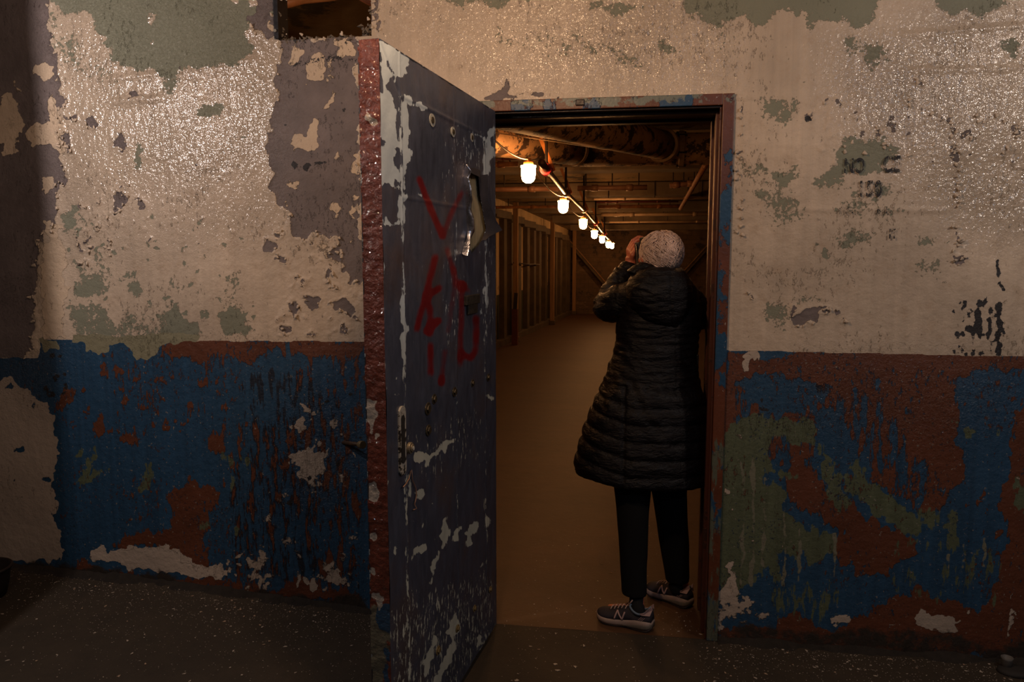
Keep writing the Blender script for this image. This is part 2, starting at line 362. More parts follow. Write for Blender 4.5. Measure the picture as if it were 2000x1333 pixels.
# pale cream islands (over taupe above, exposed plaster below)
Pn = 'pale'
for p in ([(66,124),(90,120),(104,124),(108,150),(96,164),(90,158),(76,148)], [(50,276),(58,240),(72,234),(90,246),(96,240),(90,200),(104,192),(115,210),(122,300),(110,300),(96,280),(70,282),(52,284)],
          [(48,312),(62,314),(70,328),(64,336),(50,326)], [(76,352),(92,344),(106,352),(108,372),(84,382),(74,374)], [(0,190),(24,184),(34,210),(32,290),(18,302),(0,296),(-20,240)], [(24,146),(36,156),(40,180),(28,170)],
          [(88,438),(100,434),(118,440),(124,500),(130,560),(132,664),(84,664),(82,560),(86,480),(100,470)],
          [(597,225),(608,224),(618,232),(620,262),(632,284),(622,290),(600,292),(572,296),(566,268),(574,258),(588,266),(600,266)], [(598,132),(616,104),(632,102),(634,150),(620,158),(606,156)],
          [(640,132),(648,130),(654,170),(646,215),(630,216),(642,180)], [(656,78),(696,84),(694,106),(660,112)], [(676,300),(692,296),(704,320),(704,356),(690,345),(686,320)], [(684,388),(704,376),(704,424),(690,425)],
          [(654,276),(662,284),(658,330),(652,330)], [(644,398),(666,402),(662,420),(650,418)], [(558,92),(570,84),(590,104),(580,120),(562,122)], [(546,392),(566,380),(566,396),(556,404)], [(566,345),(580,345),(578,368),(568,366)],
          [(592,158),(606,158),(606,168),(594,166)], [(535,28),(545,26),(540,72),(532,66)]):
    paint(W, Pn, p, 1, 1, 4)
scatter(W, Pn, (555, 90, 700, 430), 34, (1.2, 4.5)); scatter(W, Pn, (0, 0, 70, 600), 24, (1, 3), .9); paint(W, Pn, [(555,430),(700,440),(700,540),(555,520)], .38, 6, 5)
line(W, Pn, [(645,100),(650,160),(644,215),(640,220)], 7, .8)
# lower wall, pale plaster
for p in ([(0,748),(20,740),(34,744),(48,762),(62,756),(72,776),(92,786),(84,806),(104,812),(110,850),(113,900),(104,905),(108,960),(104,1000),(118,1050),(128,1078),(100,1092),(40,1098),(-200,1100),(-200,760)],
          [(168,1092),(200,1062),(208,1074),(236,1078),(262,1070),(290,1070),(330,1072),(350,1084),(372,1094),(400,1108),(430,1110),(448,1124),(430,1128),(404,1132),(360,1126),(330,1118),(300,1120),(236,1108),(222,1096),(196,1094)],
          [(572,905),(566,890),(576,882),(586,892),(600,872),(616,870),(628,886),(634,906),(630,930),(648,946),(654,958),(650,984),(640,982),(630,958),(618,960),(628,1000),(618,1010),(604,966),(580,948),(580,920)],
          [(640,1115),(668,1108),(688,1118),(682,1150),(670,1140),(642,1142)], [(588,1076),(600,1084),(632,1090),(652,1104),(640,1130),(620,1126),(600,1100)], [(690,880),(704,884),(704,920),(692,914)],
          [(470,1100),(500,1094),(520,1112),(540,1134),(500,1130)], [(452,1080),(474,1090),(470,1104),(450,1096)], [(586,820),(606,822),(602,842),(590,840)],
          [(1420,1106),(1432,1096),(1440,1140),(1452,1164),(1474,1172),(1498,1192),(1500,1214),(1470,1222),(1450,1214),(1404,1234),(1392,1226),(1398,1160),(1416,1146)],
          [(1784,1206),(1800,1196),(1812,1194),(1824,1204),(1850,1204),(1878,1214),(1868,1222),(1876,1238),(1852,1240),(1830,1232),(1800,1228)], [(1616,1206),(1640,1200),(1664,1206),(1668,1216),(1640,1214),(1636,1226),(1622,1222)],
          [(1462,686),(1484,690),(1476,712),(1466,706),(1454,728),(1448,724),(1458,706)], [(1730,1222),(1752,1220),(1750,1230),(1732,1230)], [(1412,950),(1424,948),(1438,954),(1424,960),(1418,966)],
          [(1412,1056),(1486,1060),(1486,1064),(1412,1066)], [(1510,1062),(1570,1064),(1570,1068),(1510,1067)], [(1650,1092),(1700,1092),(1700,1095),(1650,1095)],[(1725,1094),(1748,1095),(1748,1098),(1725,1097)], [(1626,708),(1642,712),(1640,718),(1628,716)],
          [(1982,1140),(1990,1145),(1982,1215),(1972,1244),(1966,1240),(1976,1190)], [(1976,928),(1988,926),(1992,940),(1978,942)]):
    paint(W, Pn, p, 1, 1, 4)
blob(W, Pn, 568, 766, 8, 7); blob(W, Pn, 588, 764, 4, 5); scatter(W, Pn, (560, 800, 705, 940), 40, (1, 6)); scatter(W, Pn, (480, 1040, 705, 1150), 110, (1.5, 6), 1, 2); scatter(W, Pn, (555, 780, 700, 1040), 90, (1, 5), 1, 1.3); scatter(W, Pn, (440,1060,560,1130), 40, (1.5, 6))
for x in (600, 606, 637, 644, 668): line(W, Pn, [(x, 1010+rng.uniform(-20, 20)), (x+rng.uniform(-3, 3), 1090)], 5, .8, 1, 2)
scatter(W, Pn, (440, 850, 480, 930), 14, (1, 4)); paint(W, Pn, [(480,960),(700,900),(705,1120),(500,1130)], .35, 6, 5)
for x, y, r in ((1491,745,3),(1491,778,5),(1458,690,4),(1798,887,3),(1476,966,3),(1530,1064,3),(1540,845,7),(1525,830,5),(1470,856,4),(1885,1178,6),(1890,1195,7),(1644,956,5),(1430,1000,6),(1934,800,5)): blob(W, Pn, x, y, r, r*1.2)
scatter(W, Pn, (1400, 700, 2000, 1220), 90, (.8, 2.2)); scatter(W, Pn, (1600,1200,1720,1232), 12, (2, 6), 1, .6); paint(W, Pn, [(1415,815),(1480,812),(1490,890),(1420,900)], .40, 5, 4); paint(W, Pn, [(1395,1160),(1500,1170),(1510,1235),(1395,1240)], .45, 5, 4)
paint(W, Pn, [(1890,830),(1960,840),(1960,930),(1900,930)], .3, 5, 4)
# lower wall: holes in the left plaster patch
for x, y, a, b in ((66,790,4,14),(26,760,8,10),(40,880,14,7),(50,915,6,8),(30,940,8,6),(92,935,8,4)): blob(W, Pn, x, y, a, b, 0, 1)
# rust red under / over the blue
R = 'rust'
for p in ([(388,664),(705,664),(705,800),(660,815),(628,802),(600,770),(602,740),(585,716),(560,702),(500,700),(478,706),(400,706),(352,700),(300,692),(320,672)],
          [(200,674),(236,680),(246,694),(214,700),(198,688)], [(215,748),(262,738),(254,776),(232,770)], [(104,800),(120,758),(150,762),(134,806)], [(292,770),(306,752),(316,762),(318,800),(300,812)],
          [(216,838),(236,828),(262,838),(276,858),(256,874),(238,870)], [(118,880),(140,808),(134,860)], [(182,824),(206,838),(200,858),(176,846)], [(312,905),(330,885),(326,902)],
          [(292,958),(350,960),(364,948),(404,948),(428,958),(430,985),(404,1000),(402,1010),(392,1060),(410,1110),(370,1100),(330,1076),(290,1066),(236,1078),(208,1068),(238,1046),(300,1040),(330,1030),(332,990)],
          [(404,704),(418,708),(414,830),(402,800)], [(300,812),(410,808),(408,818),(310,818)], [(398,820),(470,832),(474,870),(440,880),(410,880)], [(150,1090),(210,1110),(380,1134),(480,1140),(705,1160),(705,1200),(400,1170),(150,1120)],
          [(300,716),(330,720),(326,738),(300,730)], [(1424,684),(2100,698),(2100,720),(1960,724),(1930,722),(1900,740),(1866,760),(1870,800),(1870,850),(1880,900),(1868,950),(1850,988),(1790,996),(1744,966),(1700,930),(1684,890),(1668,860),(1640,830),(1600,806),(1602,782),(1640,776),(1610,750),(1560,742),(1500,748),(1480,736),(1440,740),(1424,760)],
          [(1535,930),(1560,914),(1600,904),(1616,950),(1650,976),(1700,1010),(1760,1034),(1786,1060),(1780,1090),(1730,1130),(1690,1128),(1640,1110),(1630,1060),(1600,1010),(1560,1000),(1542,970)],
          [(1400,1222),(1520,1216),(1560,1190),(1600,1230),(1700,1180),(1780,1160),(1800,1140),(1900,1190),(1960,1130),(1952,990),(1974,840),(2000,780),(2200,760),(2200,1300),(1400,1270)], [(1400,760),(1424,690),(1430,800),(1420,900),(1398,1000),(1380,1000)]):
    paint(W, R, p, 1, 2, 8)
for p, v in (([(560,690),(705,700),(705,1150),(620,1150),(560,1000)], .42), ([(430,860),(560,780),(620,960),(560,1150),(440,1140)], .34), ([(200,700),(460,700),(460,860),(220,850)], .26), ([(1430,760),(1560,760),(1640,850),(1560,900),(1430,830)], .46), ([(1600,780),(1700,760),(1860,960),(1780,1000)], .55), ([(1500,850),(1600,860),(1600,920),(1500,900)], .6), ([(1430,760),(1480,760),(1500,810),(1440,820)], .6)):
    paint(W, R, p, v, 5, 6)
scatter(W, R, (130, 700, 440, 860), 46, (1.5, 9), 1, .7); scatter(W, R, (420, 800, 560, 960), 30, (1, 5), 1, 1.6); scatter(W, R, (1430, 740, 1960, 1200), 90, (1.5, 6))
for p in ([(1700,738),(1716,730),(1722,760),(1708,768)], [(1668,760),(1684,750),(1680,790),(1672,800)], [(1780,758),(1790,750),(1788,780),(1764,806),(1762,800)], [(1852,742),(1900,742),(1950,704),(1958,730),(1990,744),(1980,770),(1930,780),(1870,770)], [(1756,900),(1766,902),(1782,950),(1772,962)], [(1782,976),(1794,972),(1796,990),(1786,994)], [(1580,808),(1640,800),(1660,860),(1630,880),(1600,860)],[(1460,740),(1560,746),(1570,800),(1500,812),(1450,780)]):
    paint(W, R, p, .12, 1, 5)
scatter(W, R, (1430, 700, 1990, 1200), 170, (1.5, 6), .15); scatter(W, R, (480, 680, 700, 830), 40, (1.5, 5), .1, 2); scatter(W, R, (1880, 760, 1980, 1150), 60, (1.5, 6), .9)
for i in range(60): x = rng.uniform(560, 700); y = rng.uniform(680, 800); line(W, R, [(x, y), (x, y+rng.uniform(8, 40))], 2.5, 0, 1, 1)
# dull green of the lower wall
L = 'lgreen'
for p in ([(1412,850),(1420,824),(1446,812),(1500,812),(1560,816),(1584,830),(1610,862),(1622,900),(1650,930),(1700,944),(1712,960),(1740,964),(1756,990),(1790,1010),(1800,1036),(1770,1036),(1740,1010),(1700,1004),(1660,960),(1640,930),(1632,900),(1606,894),(1580,868),(1540,862),(1500,872),(1510,896),(1560,930),(1530,940),(1500,910),(1486,912),(1500,950),(1530,975),(1540,1006),(1580,1030),(1620,1040),(1634,1080),(1600,1090),(1590,1130),(1578,1096),(1560,1070),(1544,1112),(1536,1066),(1520,1080),(1508,1160),(1490,1100),(1474,1150),(1456,1130),(1440,1170),(1396,1180),(1400,960)],
          [(1604,906),(1616,890),(1640,930),(1656,1000),(1640,1010),(1620,960)], [(1650,890),(1680,896),(1694,930),(1690,990),(1672,960)], [(1700,950),(1720,944),(1760,996),(1784,1000),(1800,1036),(1760,1040),(1720,1010)], [(1790,1000),(1830,996),(1830,1030),(1816,1036),(1800,1010)],
          [(1846,1050),(1856,990),(1870,1000),(1876,1060)], [(1766,1080),(1790,1056),(1840,1064),(1880,1050),(1900,1080),(1920,1040),(1930,1066),(1954,1064),(1956,1110),(1900,1126),(1880,1150),(1820,1146),(1780,1110)], [(1740,1116),(1780,1120),(1790,1156),(1760,1170),(1744,1150)], [(1560,1164),(1600,1150),(1640,1170),(1620,1200),(1570,1196)], [(1860,804),(1872,820),(1900,850),(1890,860),(1862,826)],
          [(1974,930),(2000,930),(2000,1010),(1976,1000)]):
    paint(W, L, p, .92, 2, 6)
paint(W, L, [(1500,1140),(1640,1120),(1640,1220),(1500,1220)], .44, 5, 5); paint(W, L, [(1740,1060),(1960,1060),(1960,1200),(1740,1180)], .36, 5, 5); paint(W, L, [(1380,980),(1400,960),(1398,1180),(1380,1180)], .6, 2, 3); scatter(W, L, (1880, 820, 1960, 950), 20, (2, 7), .7)
for (a, b) in (((165,868),(146,896)),((186,872),(180,900)),((182,890),(152,950)),((212,912),(176,938)),((176,930),(164,956)),((150,890),(160,880))): line(W, L, [a, b], 13, .9, 1, 3)
for p in ([(288,908),(297,906),(300,930),(292,960),(272,962),(270,950),(282,940)], [(426,890),(444,884),(454,920),(438,918)], [(450,920),(458,960),(452,975),(444,940)], [(464,896),(490,898),(486,920),(470,920)], [(392,1020),(398,1018),(400,1050),(394,1050)], [(446,1020),(460,1018),(458,1044),(448,1040)]): paint(W, L, p, .9, 1, 4)
for x, y0, y1 in ((1450,900,1145),(1468,890,1150),(1492,930,1110),(1532,990,1150),(1560,1030,1140),(1630,1040,1130),(1852,1080,1130),(1922,1050,1110),(1880,1060,1120)): line(W, 'drip', [(x, y0), (x+2, (y0+y1)/2), (x-2, y1)], 6, .85, 1, 1.5)
# navy / soot in the blue
for p, v in (([(480,720),(600,720),(700,820),(700,1160),(430,1120),(440,960),(470,860)], .46), ([(1590,740),(1720,740),(1740,760),(1600,770)], .3), ([(1480,1130),(1560,1130),(1560,1200),(1480,1200)], .3), ([(1590,742),(1612,744),(1612,758),(1592,758)], .9)): paint(W, 'navy', p, v, 6, 6)
scatter(W, D, (560, 760, 705, 1000), 60, (1, 5)); scatter(W, D, (90,690,130,790), 20, (2, 6), .8); scatter(W, D, (1480,780,1500,812), 8, (2, 4))
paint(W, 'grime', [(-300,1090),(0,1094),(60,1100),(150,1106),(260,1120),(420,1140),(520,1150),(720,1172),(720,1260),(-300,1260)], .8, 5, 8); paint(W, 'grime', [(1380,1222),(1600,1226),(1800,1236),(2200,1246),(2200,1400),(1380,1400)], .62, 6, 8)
# gloss: where the old varnish still shines
for p, v in (([(90,-60),(560,-60),(560,330),(400,380),(90,420)], 1), ([(90,420),(560,330),(560,440),(90,560)], .5), ([(1600,60),(2100,-20),(2100,420),(1900,480),(1760,330),(1640,240)], .8), ([(720,-60),(1430,-60),(1430,180),(960,180),(740,60)], .55), ([(560,780),(705,780),(705,1000),(560,1000)], .8), ([(1500,690),(2000,700),(2000,860),(1600,860)], .5), ([(0,640),(130,650),(130,800),(0,800)], .7)): paint(W, 'gloss', p, v, 25, 6)

def axis(parts):
    out = []
    for a, b, h in parts: out += list(np.linspace(a, b, max(int(round((b-a)/h)), 1), endpoint=False))
    return np.array(out+[parts[-1][1]])
xs = axis([(XL, -2.9, .03), (-2.9, HX0, .0055), (HX0, HX1, .0055), (HX1, DX0, .0055), (DX0, DX1, .02), (DX1, 1.5, .0055), (1.5, XR, .03)])
zs = axis([(0, 2.105, .0055), (2.105, HZ0, .0055), (HZ0, HZ1, .0075), (HZ1, ZT, .03)])
nx, nzz = len(xs), len(zs)
X, Z = np.meshgrid(xs, zs); X = X.ravel(); Z = Z.ravel()
P3 = np.stack([X, np.zeros_like(X), Z], 1); px, py = to_px(P3)
def field(lay):
    if lay in ('band', 'gloss', 'grime', 'navy'): return sample(W, lay, px, py)
    if lay in ('dark', 'drip', 'olive'): return ragged(W, lay, px, py, 2., .2, 3)
    return ragged(W, lay, px, py)
ix, iz = np.meshgrid(np.arange(nx-1), np.arange(nzz-1)); ix = ix.ravel(); iz = iz.ravel()
cx_ = (xs[ix]+xs[ix+1])/2; cz_ = (zs[iz]+zs[iz+1])/2
keep = ~(((cx_ > DX0) & (cx_ < DX1) & (cz_ < DZ)) | ((cx_ > HX0) & (cx_ < HX1) & (cz_ > HZ0) & (cz_ < HZ1)))
ix = ix[keep]; iz = iz[keep]; a = iz*nx+ix
F = np.stack([a, a+1, a+1+nx, a+nx], 1)
# gentle unevenness plus lifted paint edges
def sn(x, z, f, s): return np.sin(x*f+s)*np.cos(z*f*.83+s*1.7)
dep = .0035*sn(X+.3*np.sin(Z*2), Z, 3.1, 1.)+.002*sn(X+.2*np.sin(Z*5), Z+.2*np.sin(X*4), 9., 2.)
tp = field('taupe'); lift = np.exp(-((tp-.35)/.2)**2)*.004
dep = -dep-lift*(1-field('band'))
edge = np.minimum(np.minimum(abs(X-DX0)+(Z > DZ+.02)*9, abs(X-DX1)+(Z > DZ+.02)*9), abs(Z-DZ)+((X < DX0-.02) | (X > DX1+.02))*9); dep *= np.clip((edge-.06)/.1, 0, 1)
# horizontal bulges pressed into the plaster (drywall seams)
for (x0, z0, x1, z1, h, s) in ((-2.25,2.28,-1.78,2.31,.006,.012), (-1.75,2.32,-1.5,2.34,.006,.01), (-2.2,2.19,-1.9,2.2,.007,.016), (.9,2.33,1.4,2.35,.005,.012), (.9,2.21,1.5,2.2,.004,.012), (.55,1.72,1.2,1.71,.003,.01)):
    t = np.clip((X-x0)/(x1-x0), 0, 1); zc = z0+(z1-z0)*t; fade = np.clip(t*6, 0, 1)*np.clip((1-t)*6, 0, 1); dep -= h*np.exp(-((Z-zc)/s)**2)*fade
V = np.stack([X, dep, Z], 1)
wall = mk('wall_front', V, F, None, None, True); tagit(wall, kind='structure')
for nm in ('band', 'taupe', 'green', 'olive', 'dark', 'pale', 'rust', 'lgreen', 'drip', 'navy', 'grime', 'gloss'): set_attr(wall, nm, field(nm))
t = NT('layered_wall_paint')
nA = t.noise(11, 10, .66, 0.); nB = t.noise(13, 10, .68, 3.); nC = t.noise(75, 5, .7, 6.); nV = t.noise(16, 9, .66, 8., (2.2, 1, .45))
nM = t.math('MULTIPLY_ADD', nC, .5, t.math('MULTIPLY', nB, .5)); big = t.noise(2.2, 5, .6, 2.); fine = t.noise(220, 3, .6, 4.)
streak = t.noise(9, 6, .6, 12., (3.5, 1, .12))
cream = t.vary(CREAM, big, .28); cream = t.vary(cream, streak, .12); cream = t.mix(t.step(nB, .5, .75), cream, (.40, .30, .21))
taupe = t.vary(TAUPE, t.noise(7, 8, .65, 7.), .3)
col = cream
mG = t.thr(t.attr('green'), nM, 1.7, .04); col = t.mix(mG, col, t.vary(GGREEN, big, .15))
mT = t.thr(t.attr('taupe'), nA, 1.3, .02); col = t.mix(mT, col, taupe)
low = t.vary(BLUE, streak, .3); low = t.vary(low, fine, .12)
mN = t.thr(t.attr('navy'), nV, 1.6, .08); low = t.mix(mN, low, (.010, .014, .026))
cl = t.step(t.noise(3.2, 5, .6, 71.), .47, .62); cl2 = t.math('MULTIPLY_ADD', cl, .15, .13)
fk = t.thr(cl2, t.noise(38, 8, .74, 61., (1.5, 1, .7)), 2.2, .05); fk2 = t.thr(t.math('MULTIPLY_ADD', t.step(t.noise(3.5, 5, .6, 75.), .5, .65), .14, .13), t.noise(90, 5, .7, 64.), 2.3, .06)
mR = t.thr(t.attr('rust'), nV, 1.5, .03); mR = t.math('ABSOLUTE', t.math('SUBTRACT', mR, fk)); low = t.mix(mR, low, t.vary(t.vary(RUST, t.noise(5, 8, .7, 22.), .3), fine, .12))
mL = t.thr(t.attr('lgreen'), nV, 1.3, .05); mL = t.math('MULTIPLY', mL, t.math('MULTIPLY_ADD', t.math('MAXIMUM', fk, fk2), -.8, 1.)); low = t.mix(mL, low, t.vary(LGREEN, streak, .25))
mDr = t.thr(t.attr('drip'), nM, .8, .1); low = t.mix(mDr, low, (.17, .165, .115))
low = t.mix(t.math('MULTIPLY', fk2, .75), low, (.012, .014, .020)); low = t.mix(t.thr(.15, t.noise(70, 5, .7, 67.), 2.3, .05), low, (.22, .19, .16))
mB = t.thr(t.attr('band'), nC, .35, .03); col = t.mix(mB, col, low)
mO = t.thr(t.attr('olive'), nB, .7, .03); col = t.mix(mO, col, (.24, .225, .145))
mP = t.thr(t.attr('pale'), nA, 1.0, .03); pal = t.vary(t.mix(mB, CREAM2, PALE), big, .25); col = t.mix(mP, col, pal)
mD = t.thr(t.attr('dark'), nC, 1.1, .05); col = t.mix(mD, col, DARK)
mS = t.thr(t.math('MULTIPLY_ADD', t.step(t.noise(2.6, 5, .6, 79.), .5, .66), .09, .10), t.noise(48, 8, .72, 31.), 1.9, .05); col = t.mix(mS, col, (.13, .11, .095))
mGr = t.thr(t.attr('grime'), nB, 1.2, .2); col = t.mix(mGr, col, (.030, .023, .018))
gl = t.attr('gloss'); wr = t.noise(95, 5, .62, 40., None, 1.2); wl = t.noise(28, 5, .6, 44.)
h = t.math('MULTIPLY', wr, t.math('MULTIPLY_ADD', gl, 1.2, .10)); h = t.math('MULTIPLY_ADD', wl, .8, h)
thick = t.math('ADD', t.math('MULTIPLY', mT, -1.1), t.math('MULTIPLY_ADD', mP, 1., t.math('MULTIPLY', mR, .35)))
h = t.math('ADD', h, thick); h = t.math('MULTIPLY_ADD', mG, -.15, h)
t.bump(h, .007, 1.)
ro = t.math('MULTIPLY_ADD', gl, -.40, .58); ro = t.math('MULTIPLY_ADD', mT, .18, ro); ro = t.math('MULTIPLY_ADD', mG, .18, ro, True)
cw = t.math('MULTIPLY', gl, t.math('SUBTRACT', 1., t.math('MAXIMUM', mT, mG), None, True))
t.coat(t.math('MULTIPLY_ADD', t.noise(85, 2, .5, 51.), .55, t.noise(30, 2, .5, 53., (1.4, 1, .7))), .0085, cw, .14, 1.7)
WALLMAT = t.fin(col, ro, 0., .5); wall.data.materials.append(WALLMAT)

plaster_core = simple('broken_plaster', (.16, .13, .10), .9, var=.4, scale=30, bump=.006, bscale=40)
conc = simple('stained_plaster', (.24, .17, .10), .85, var=.45, scale=3, bump=.004, bscale=25)
b = MB(); e = .012     # body of the wall behind the painted face, with the two openings
for x0, x1, z0, z1 in ((XL, DX0, 0, 2.2), (DX0, DX1, DZ, 2.2), (DX1, XR, 0, 2.2)): b.box((x0, e, z0), (x1, WT, z1))
for x0, x1, z0, z1 in ((XL, HX0, 2.2, ZT), (HX0, HX1, 2.2, HZ0), (HX0, HX1, HZ1, ZT), (HX1, XR, 2.2, ZT)): b.box((x0, e, z0), (x1, .08, z1))
for x0, z0, x1, z1 in ((HX0,HZ0,HX1,HZ0),(HX0,HZ0,HX0,HZ1),(HX1,HZ0,HX1,HZ1)):
    dx = .004 if x0 == x1 else 0; dz = .004 if z0 == z1 else 0
    b.box((min(x0,x1)-dx*(x0 == HX0), 0.002, min(z0,z1)-dz), (max(x0,x1)+dx*(x0 == HX1 and x1 == HX1), e+.004, max(z0,z1)))
b.build('wall_core', plaster_core, wall)
# rubble lip along the hole, black conduit strip on its left side
b = MB()
for i in range(300):
    u = rng.uniform(0, 1); side = rng.choice(3, p=[.62, .14, .24])
    if side == 0: c = (HX0+u*(HX1-HX0), rng.uniform(-.004, .075), HZ0+rng.uniform(-.01, .012)+(.03*(u > .86)))
    elif side == 1: c = (HX0+rng.uniform(-.01, .003), rng.uniform(-.004, .07), HZ0+u*.25)
    else: c = (HX1+rng.uniform(-.014, .008)-.02*(u < .12), rng.uniform(-.004, .07), HZ0+u*.25)
    r = rng.uniform(.003, .013); q_ = rng.normal(size=(6, 3)); V_ = np.array([[1,0,0],[-1,0,0],[0,1,0],[0,-1,0],[0,0,.5],[0,0,-.5]])*r+q_*r*.22
    M = np.array(Matrix.Rotation(rng.uniform(0, 6), 3, Vector(rng.normal(size=3)))); b.add(V_@M.T+np.array(c), [(0,2,4),(2,1,4),(1,3,4),(3,0,4),(2,0,5),(1,2,5),(3,1,5),(0,3,5)])
b.build('rubble_lip', plaster_core, wall)
blackm = simple('black_steel', (.02, .02, .024), .45, .6, .3, 30, .001)
cond = thing('steel_channel', (-1.412, -.01, 2.42), 'narrow black steel channel lining the left side of the hole above the door', 'metal strip')
b = MB(); b.box((-1.425, -.014, 2.415), (-1.406, .0, 2.82)); b.box((-1.416, -.012, 2.415), (-1.408, .084, 2.82)); bevel(b.build('channel', blackm, cond), .002)
b = MB(); b.tube([(-1.418,-.012,2.445),(-1.418,-.02,2.445)], .006, 10); b.build('rivet', simple('bright_rivet', (.5,.47,.4), .3, .9), cond)

# loose curls of paint standing off the wall
flm = NT('loose_paint'); flm = flm.fin(flm.vary(CREAM, flm.noise(30), .3), .55)
b = MB(); cand = np.where((tp > .38) & (tp < .62) & (field('band') < .1) & (X > -2.75) & (X < 1.4))[0]; pick = rng.choice(cand, 330, replace=False)
extra = [(1650+rng.uniform(0, 320), 215+rng.uniform(0, 90)) for _ in range(34)]+[(1868+rng.uniform(-6, 6), rng.uniform(230, 520)) for _ in range(26)]+[(1446+rng.uniform(-5, 5), rng.uniform(210, 470)) for _ in range(20)]
pts = [(X[i], Z[i]) for i in pick]+[tuple(at_y(*q)[[0, 2]]) for q in extra]
for (x, z) in pts:
    s = rng.uniform(.004, .013); an = rng.uniform(0, 2*PI); curl = rng.uniform(.3, .9); n = 5; vv = []; ca, sa = math.cos(an), math.sin(an)
    wv = [s*k for k in (.9, 1, .8, .65, .3)]
    for k in range(n):
        u = k/(n-1); out = -.004-(u**2)*s*curl; l = u*s*1.3
        for sg in (-1, 1): w = sg*wv[k]*rng.uniform(.7, 1)*.7; vv.append((x+ca*l-sa*w, out, z+sa*l+ca*w))
    vv2 = [(p[0], p[1]+.0012, p[2]) for p in vv]; N0 = len(vv); ff = []
    for k in range(n-1):
        a0 = 2*k; ff += [(a0, a0+1, a0+3, a0+2), (N0+a0, N0+a0+2, N0+a0+3, N0+a0+1), (a0, a0+2, N0+a0+2, N0+a0), (a0+1, N0+a0+1, N0+a0+3, a0+3)]
    ff += [(0, N0, N0+1, 1), (2*n-2, 2*n-1, N0+2*n-1, N0+2*n-2)]; b.add(vv+vv2, ff)
tagit(b.build('curling_paint', flm, wall, True), kind='stuff')

# faded stencil on the right wall
t = NT('faded_black_stencil'); n1 = t.noise(90, 6, .75, 3.); n2 = t.noise(16, 4, .6, 9.)
al = t.step(t.math('MULTIPLY_ADD', n2, .6, n1), .755, .80); t.put(t.b.inputs['Alpha'], al); STM = t.fin((.012, .012, .016), .7)
t = NT('worn_away_stencil'); t.put(t.b.inputs['Alpha'], t.step(t.math('MULTIPLY_ADD', t.noise(30, 4, .6, 9.), .6, t.noise(120, 5, .75, 3.)), .86, .90)); STM2 = t.fin((.012, .012, .016), .7)
def stencil(txt, x, y, hpx, wscale=.75, track=1., mt_=None):
    cu = bpy.data.curves.new('lettering', 'FONT'); cu.body = txt; P = at_y(x, y); h = hpx/(FPX/3.0)*1.1
    cu.size = h*1.38; cu.extrude = .0004; cu.space_character = track; cu.offset = h*.035
    o = bpy.data.objects.new('tmp_text', cu); COL.objects.link(o); bpy.context.view_layer.update()
    me = bpy.data.meshes.new_from_object(o.evaluated_get(bpy.context.evaluated_depsgraph_get())); bpy.data.objects.remove(o)
    q = bpy.data.objects.new('stencil_lettering', me); COL.objects.link(q); q.rotation_euler = (PI/2, 0, 0); q.scale = (wscale, 1, 1); q.location = (P[0], -.0085, P[2])
    me.materials.clear(); me.materials.append(mt_ or STM); q.parent = wall; return q
stencil('NO', 1646, 338, 24, .62); stencil('CE', 1722, 336, 26, .62); stencil('150', 1672, 384, 26, .66, 1.15)
stencil('OCC', 1636, 422, 16, .6, 1., STM2); stencil('ANT', 1708, 422, 16, .6, 1., STM2); stencil('IT', 1734, 466, 16, .7)

# ------------------------------------------------------------ door frame
frm = tagit(thing('trim_1', (DX0, 0, 0)), kind='structure')
t = NT('chipped_frame_paint'); nb = t.noise(7, 9, .68, 1., (1, 1, .6)); nf = t.noise(60, 6, .68, 2.)
sx = t.n('ShaderNodeSeparateXYZ'); t.l(t.co, sx.inputs[0]); zf = sx.outputs[2]
c = t.vary(RUST, t.noise(12), .3); m1 = t.thr(t.math('MULTIPLY_ADD', t.math('MULTIPLY', t.step(zf, 1.1, 1.25), t.step(zf, 1.98, 1.8)), .20, .40), nb, 2., .04); c = t.mix(m1, c, t.vary(BLUE, nf, .2))
g1 = t.thr(t.math('MULTIPLY', t.step(zf, 1.05, .7), .5), t.noise(9, 8, .65, 15., (2, 1, .4)), 1.4, .05); c = t.mix(g1, c, (.095, .105, .075))
g2 = t.thr(t.math('MULTIPLY', t.step(zf, 2.09, 2.13), .48), t.noise(12, 8, .65, 18.), 1.6, .05); c = t.mix(g2, c, (.14, .155, .13))
m3 = t.thr(.12, t.noise(85, 5, .6, 12.), 2.1, .05); c = t.mix(m3, c, (.36, .32, .29))
t.bump(t.math('ADD', t.noise(60, 6, .6, 8.), m1), .0015); FRM = t.fin(c, .42)
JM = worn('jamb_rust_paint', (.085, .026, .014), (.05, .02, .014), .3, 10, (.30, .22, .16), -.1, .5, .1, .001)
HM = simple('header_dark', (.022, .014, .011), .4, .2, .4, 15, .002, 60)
fw = .043; zt = DZ+.042
b = MB(); b.box((DX1, -.014, 0), (DX1+fw, .02, zt)); bevel(b.build('jamb_face', FRM, frm), .003)
b = MB(); b.box((DX0-fw, -.014, 0), (DX0, .02, zt)); bevel(b.build('jamb_face', FRM, frm), .003)
b = MB(); b.box((DX0, -.0141, DZ), (DX1, .02, zt)); bevel(b.build('header_face', FRM, frm), .003)
b = MB(); b.box((DX1-.002, .02, 0), (DX1+.01, WT, DZ)); b.box((DX1-.016, .05, 0), (DX1, .085, DZ-.01)); b.box((DX1-.008, .0, 0), (DX1, .012, DZ)); b.box((DX1-.012, WT-.03, 0), (DX1+.04, WT+.012, DZ+.01)); bevel(b.build('jamb_lining', JM, frm), .003)
b = MB(); b.box((DX0-.01, .02, 0), (DX0+.002, WT, DZ)); b.box((DX0, .05, 0), (DX0+.016, .085, DZ-.01)); bevel(b.build('jamb_lining', JM, frm), .003)
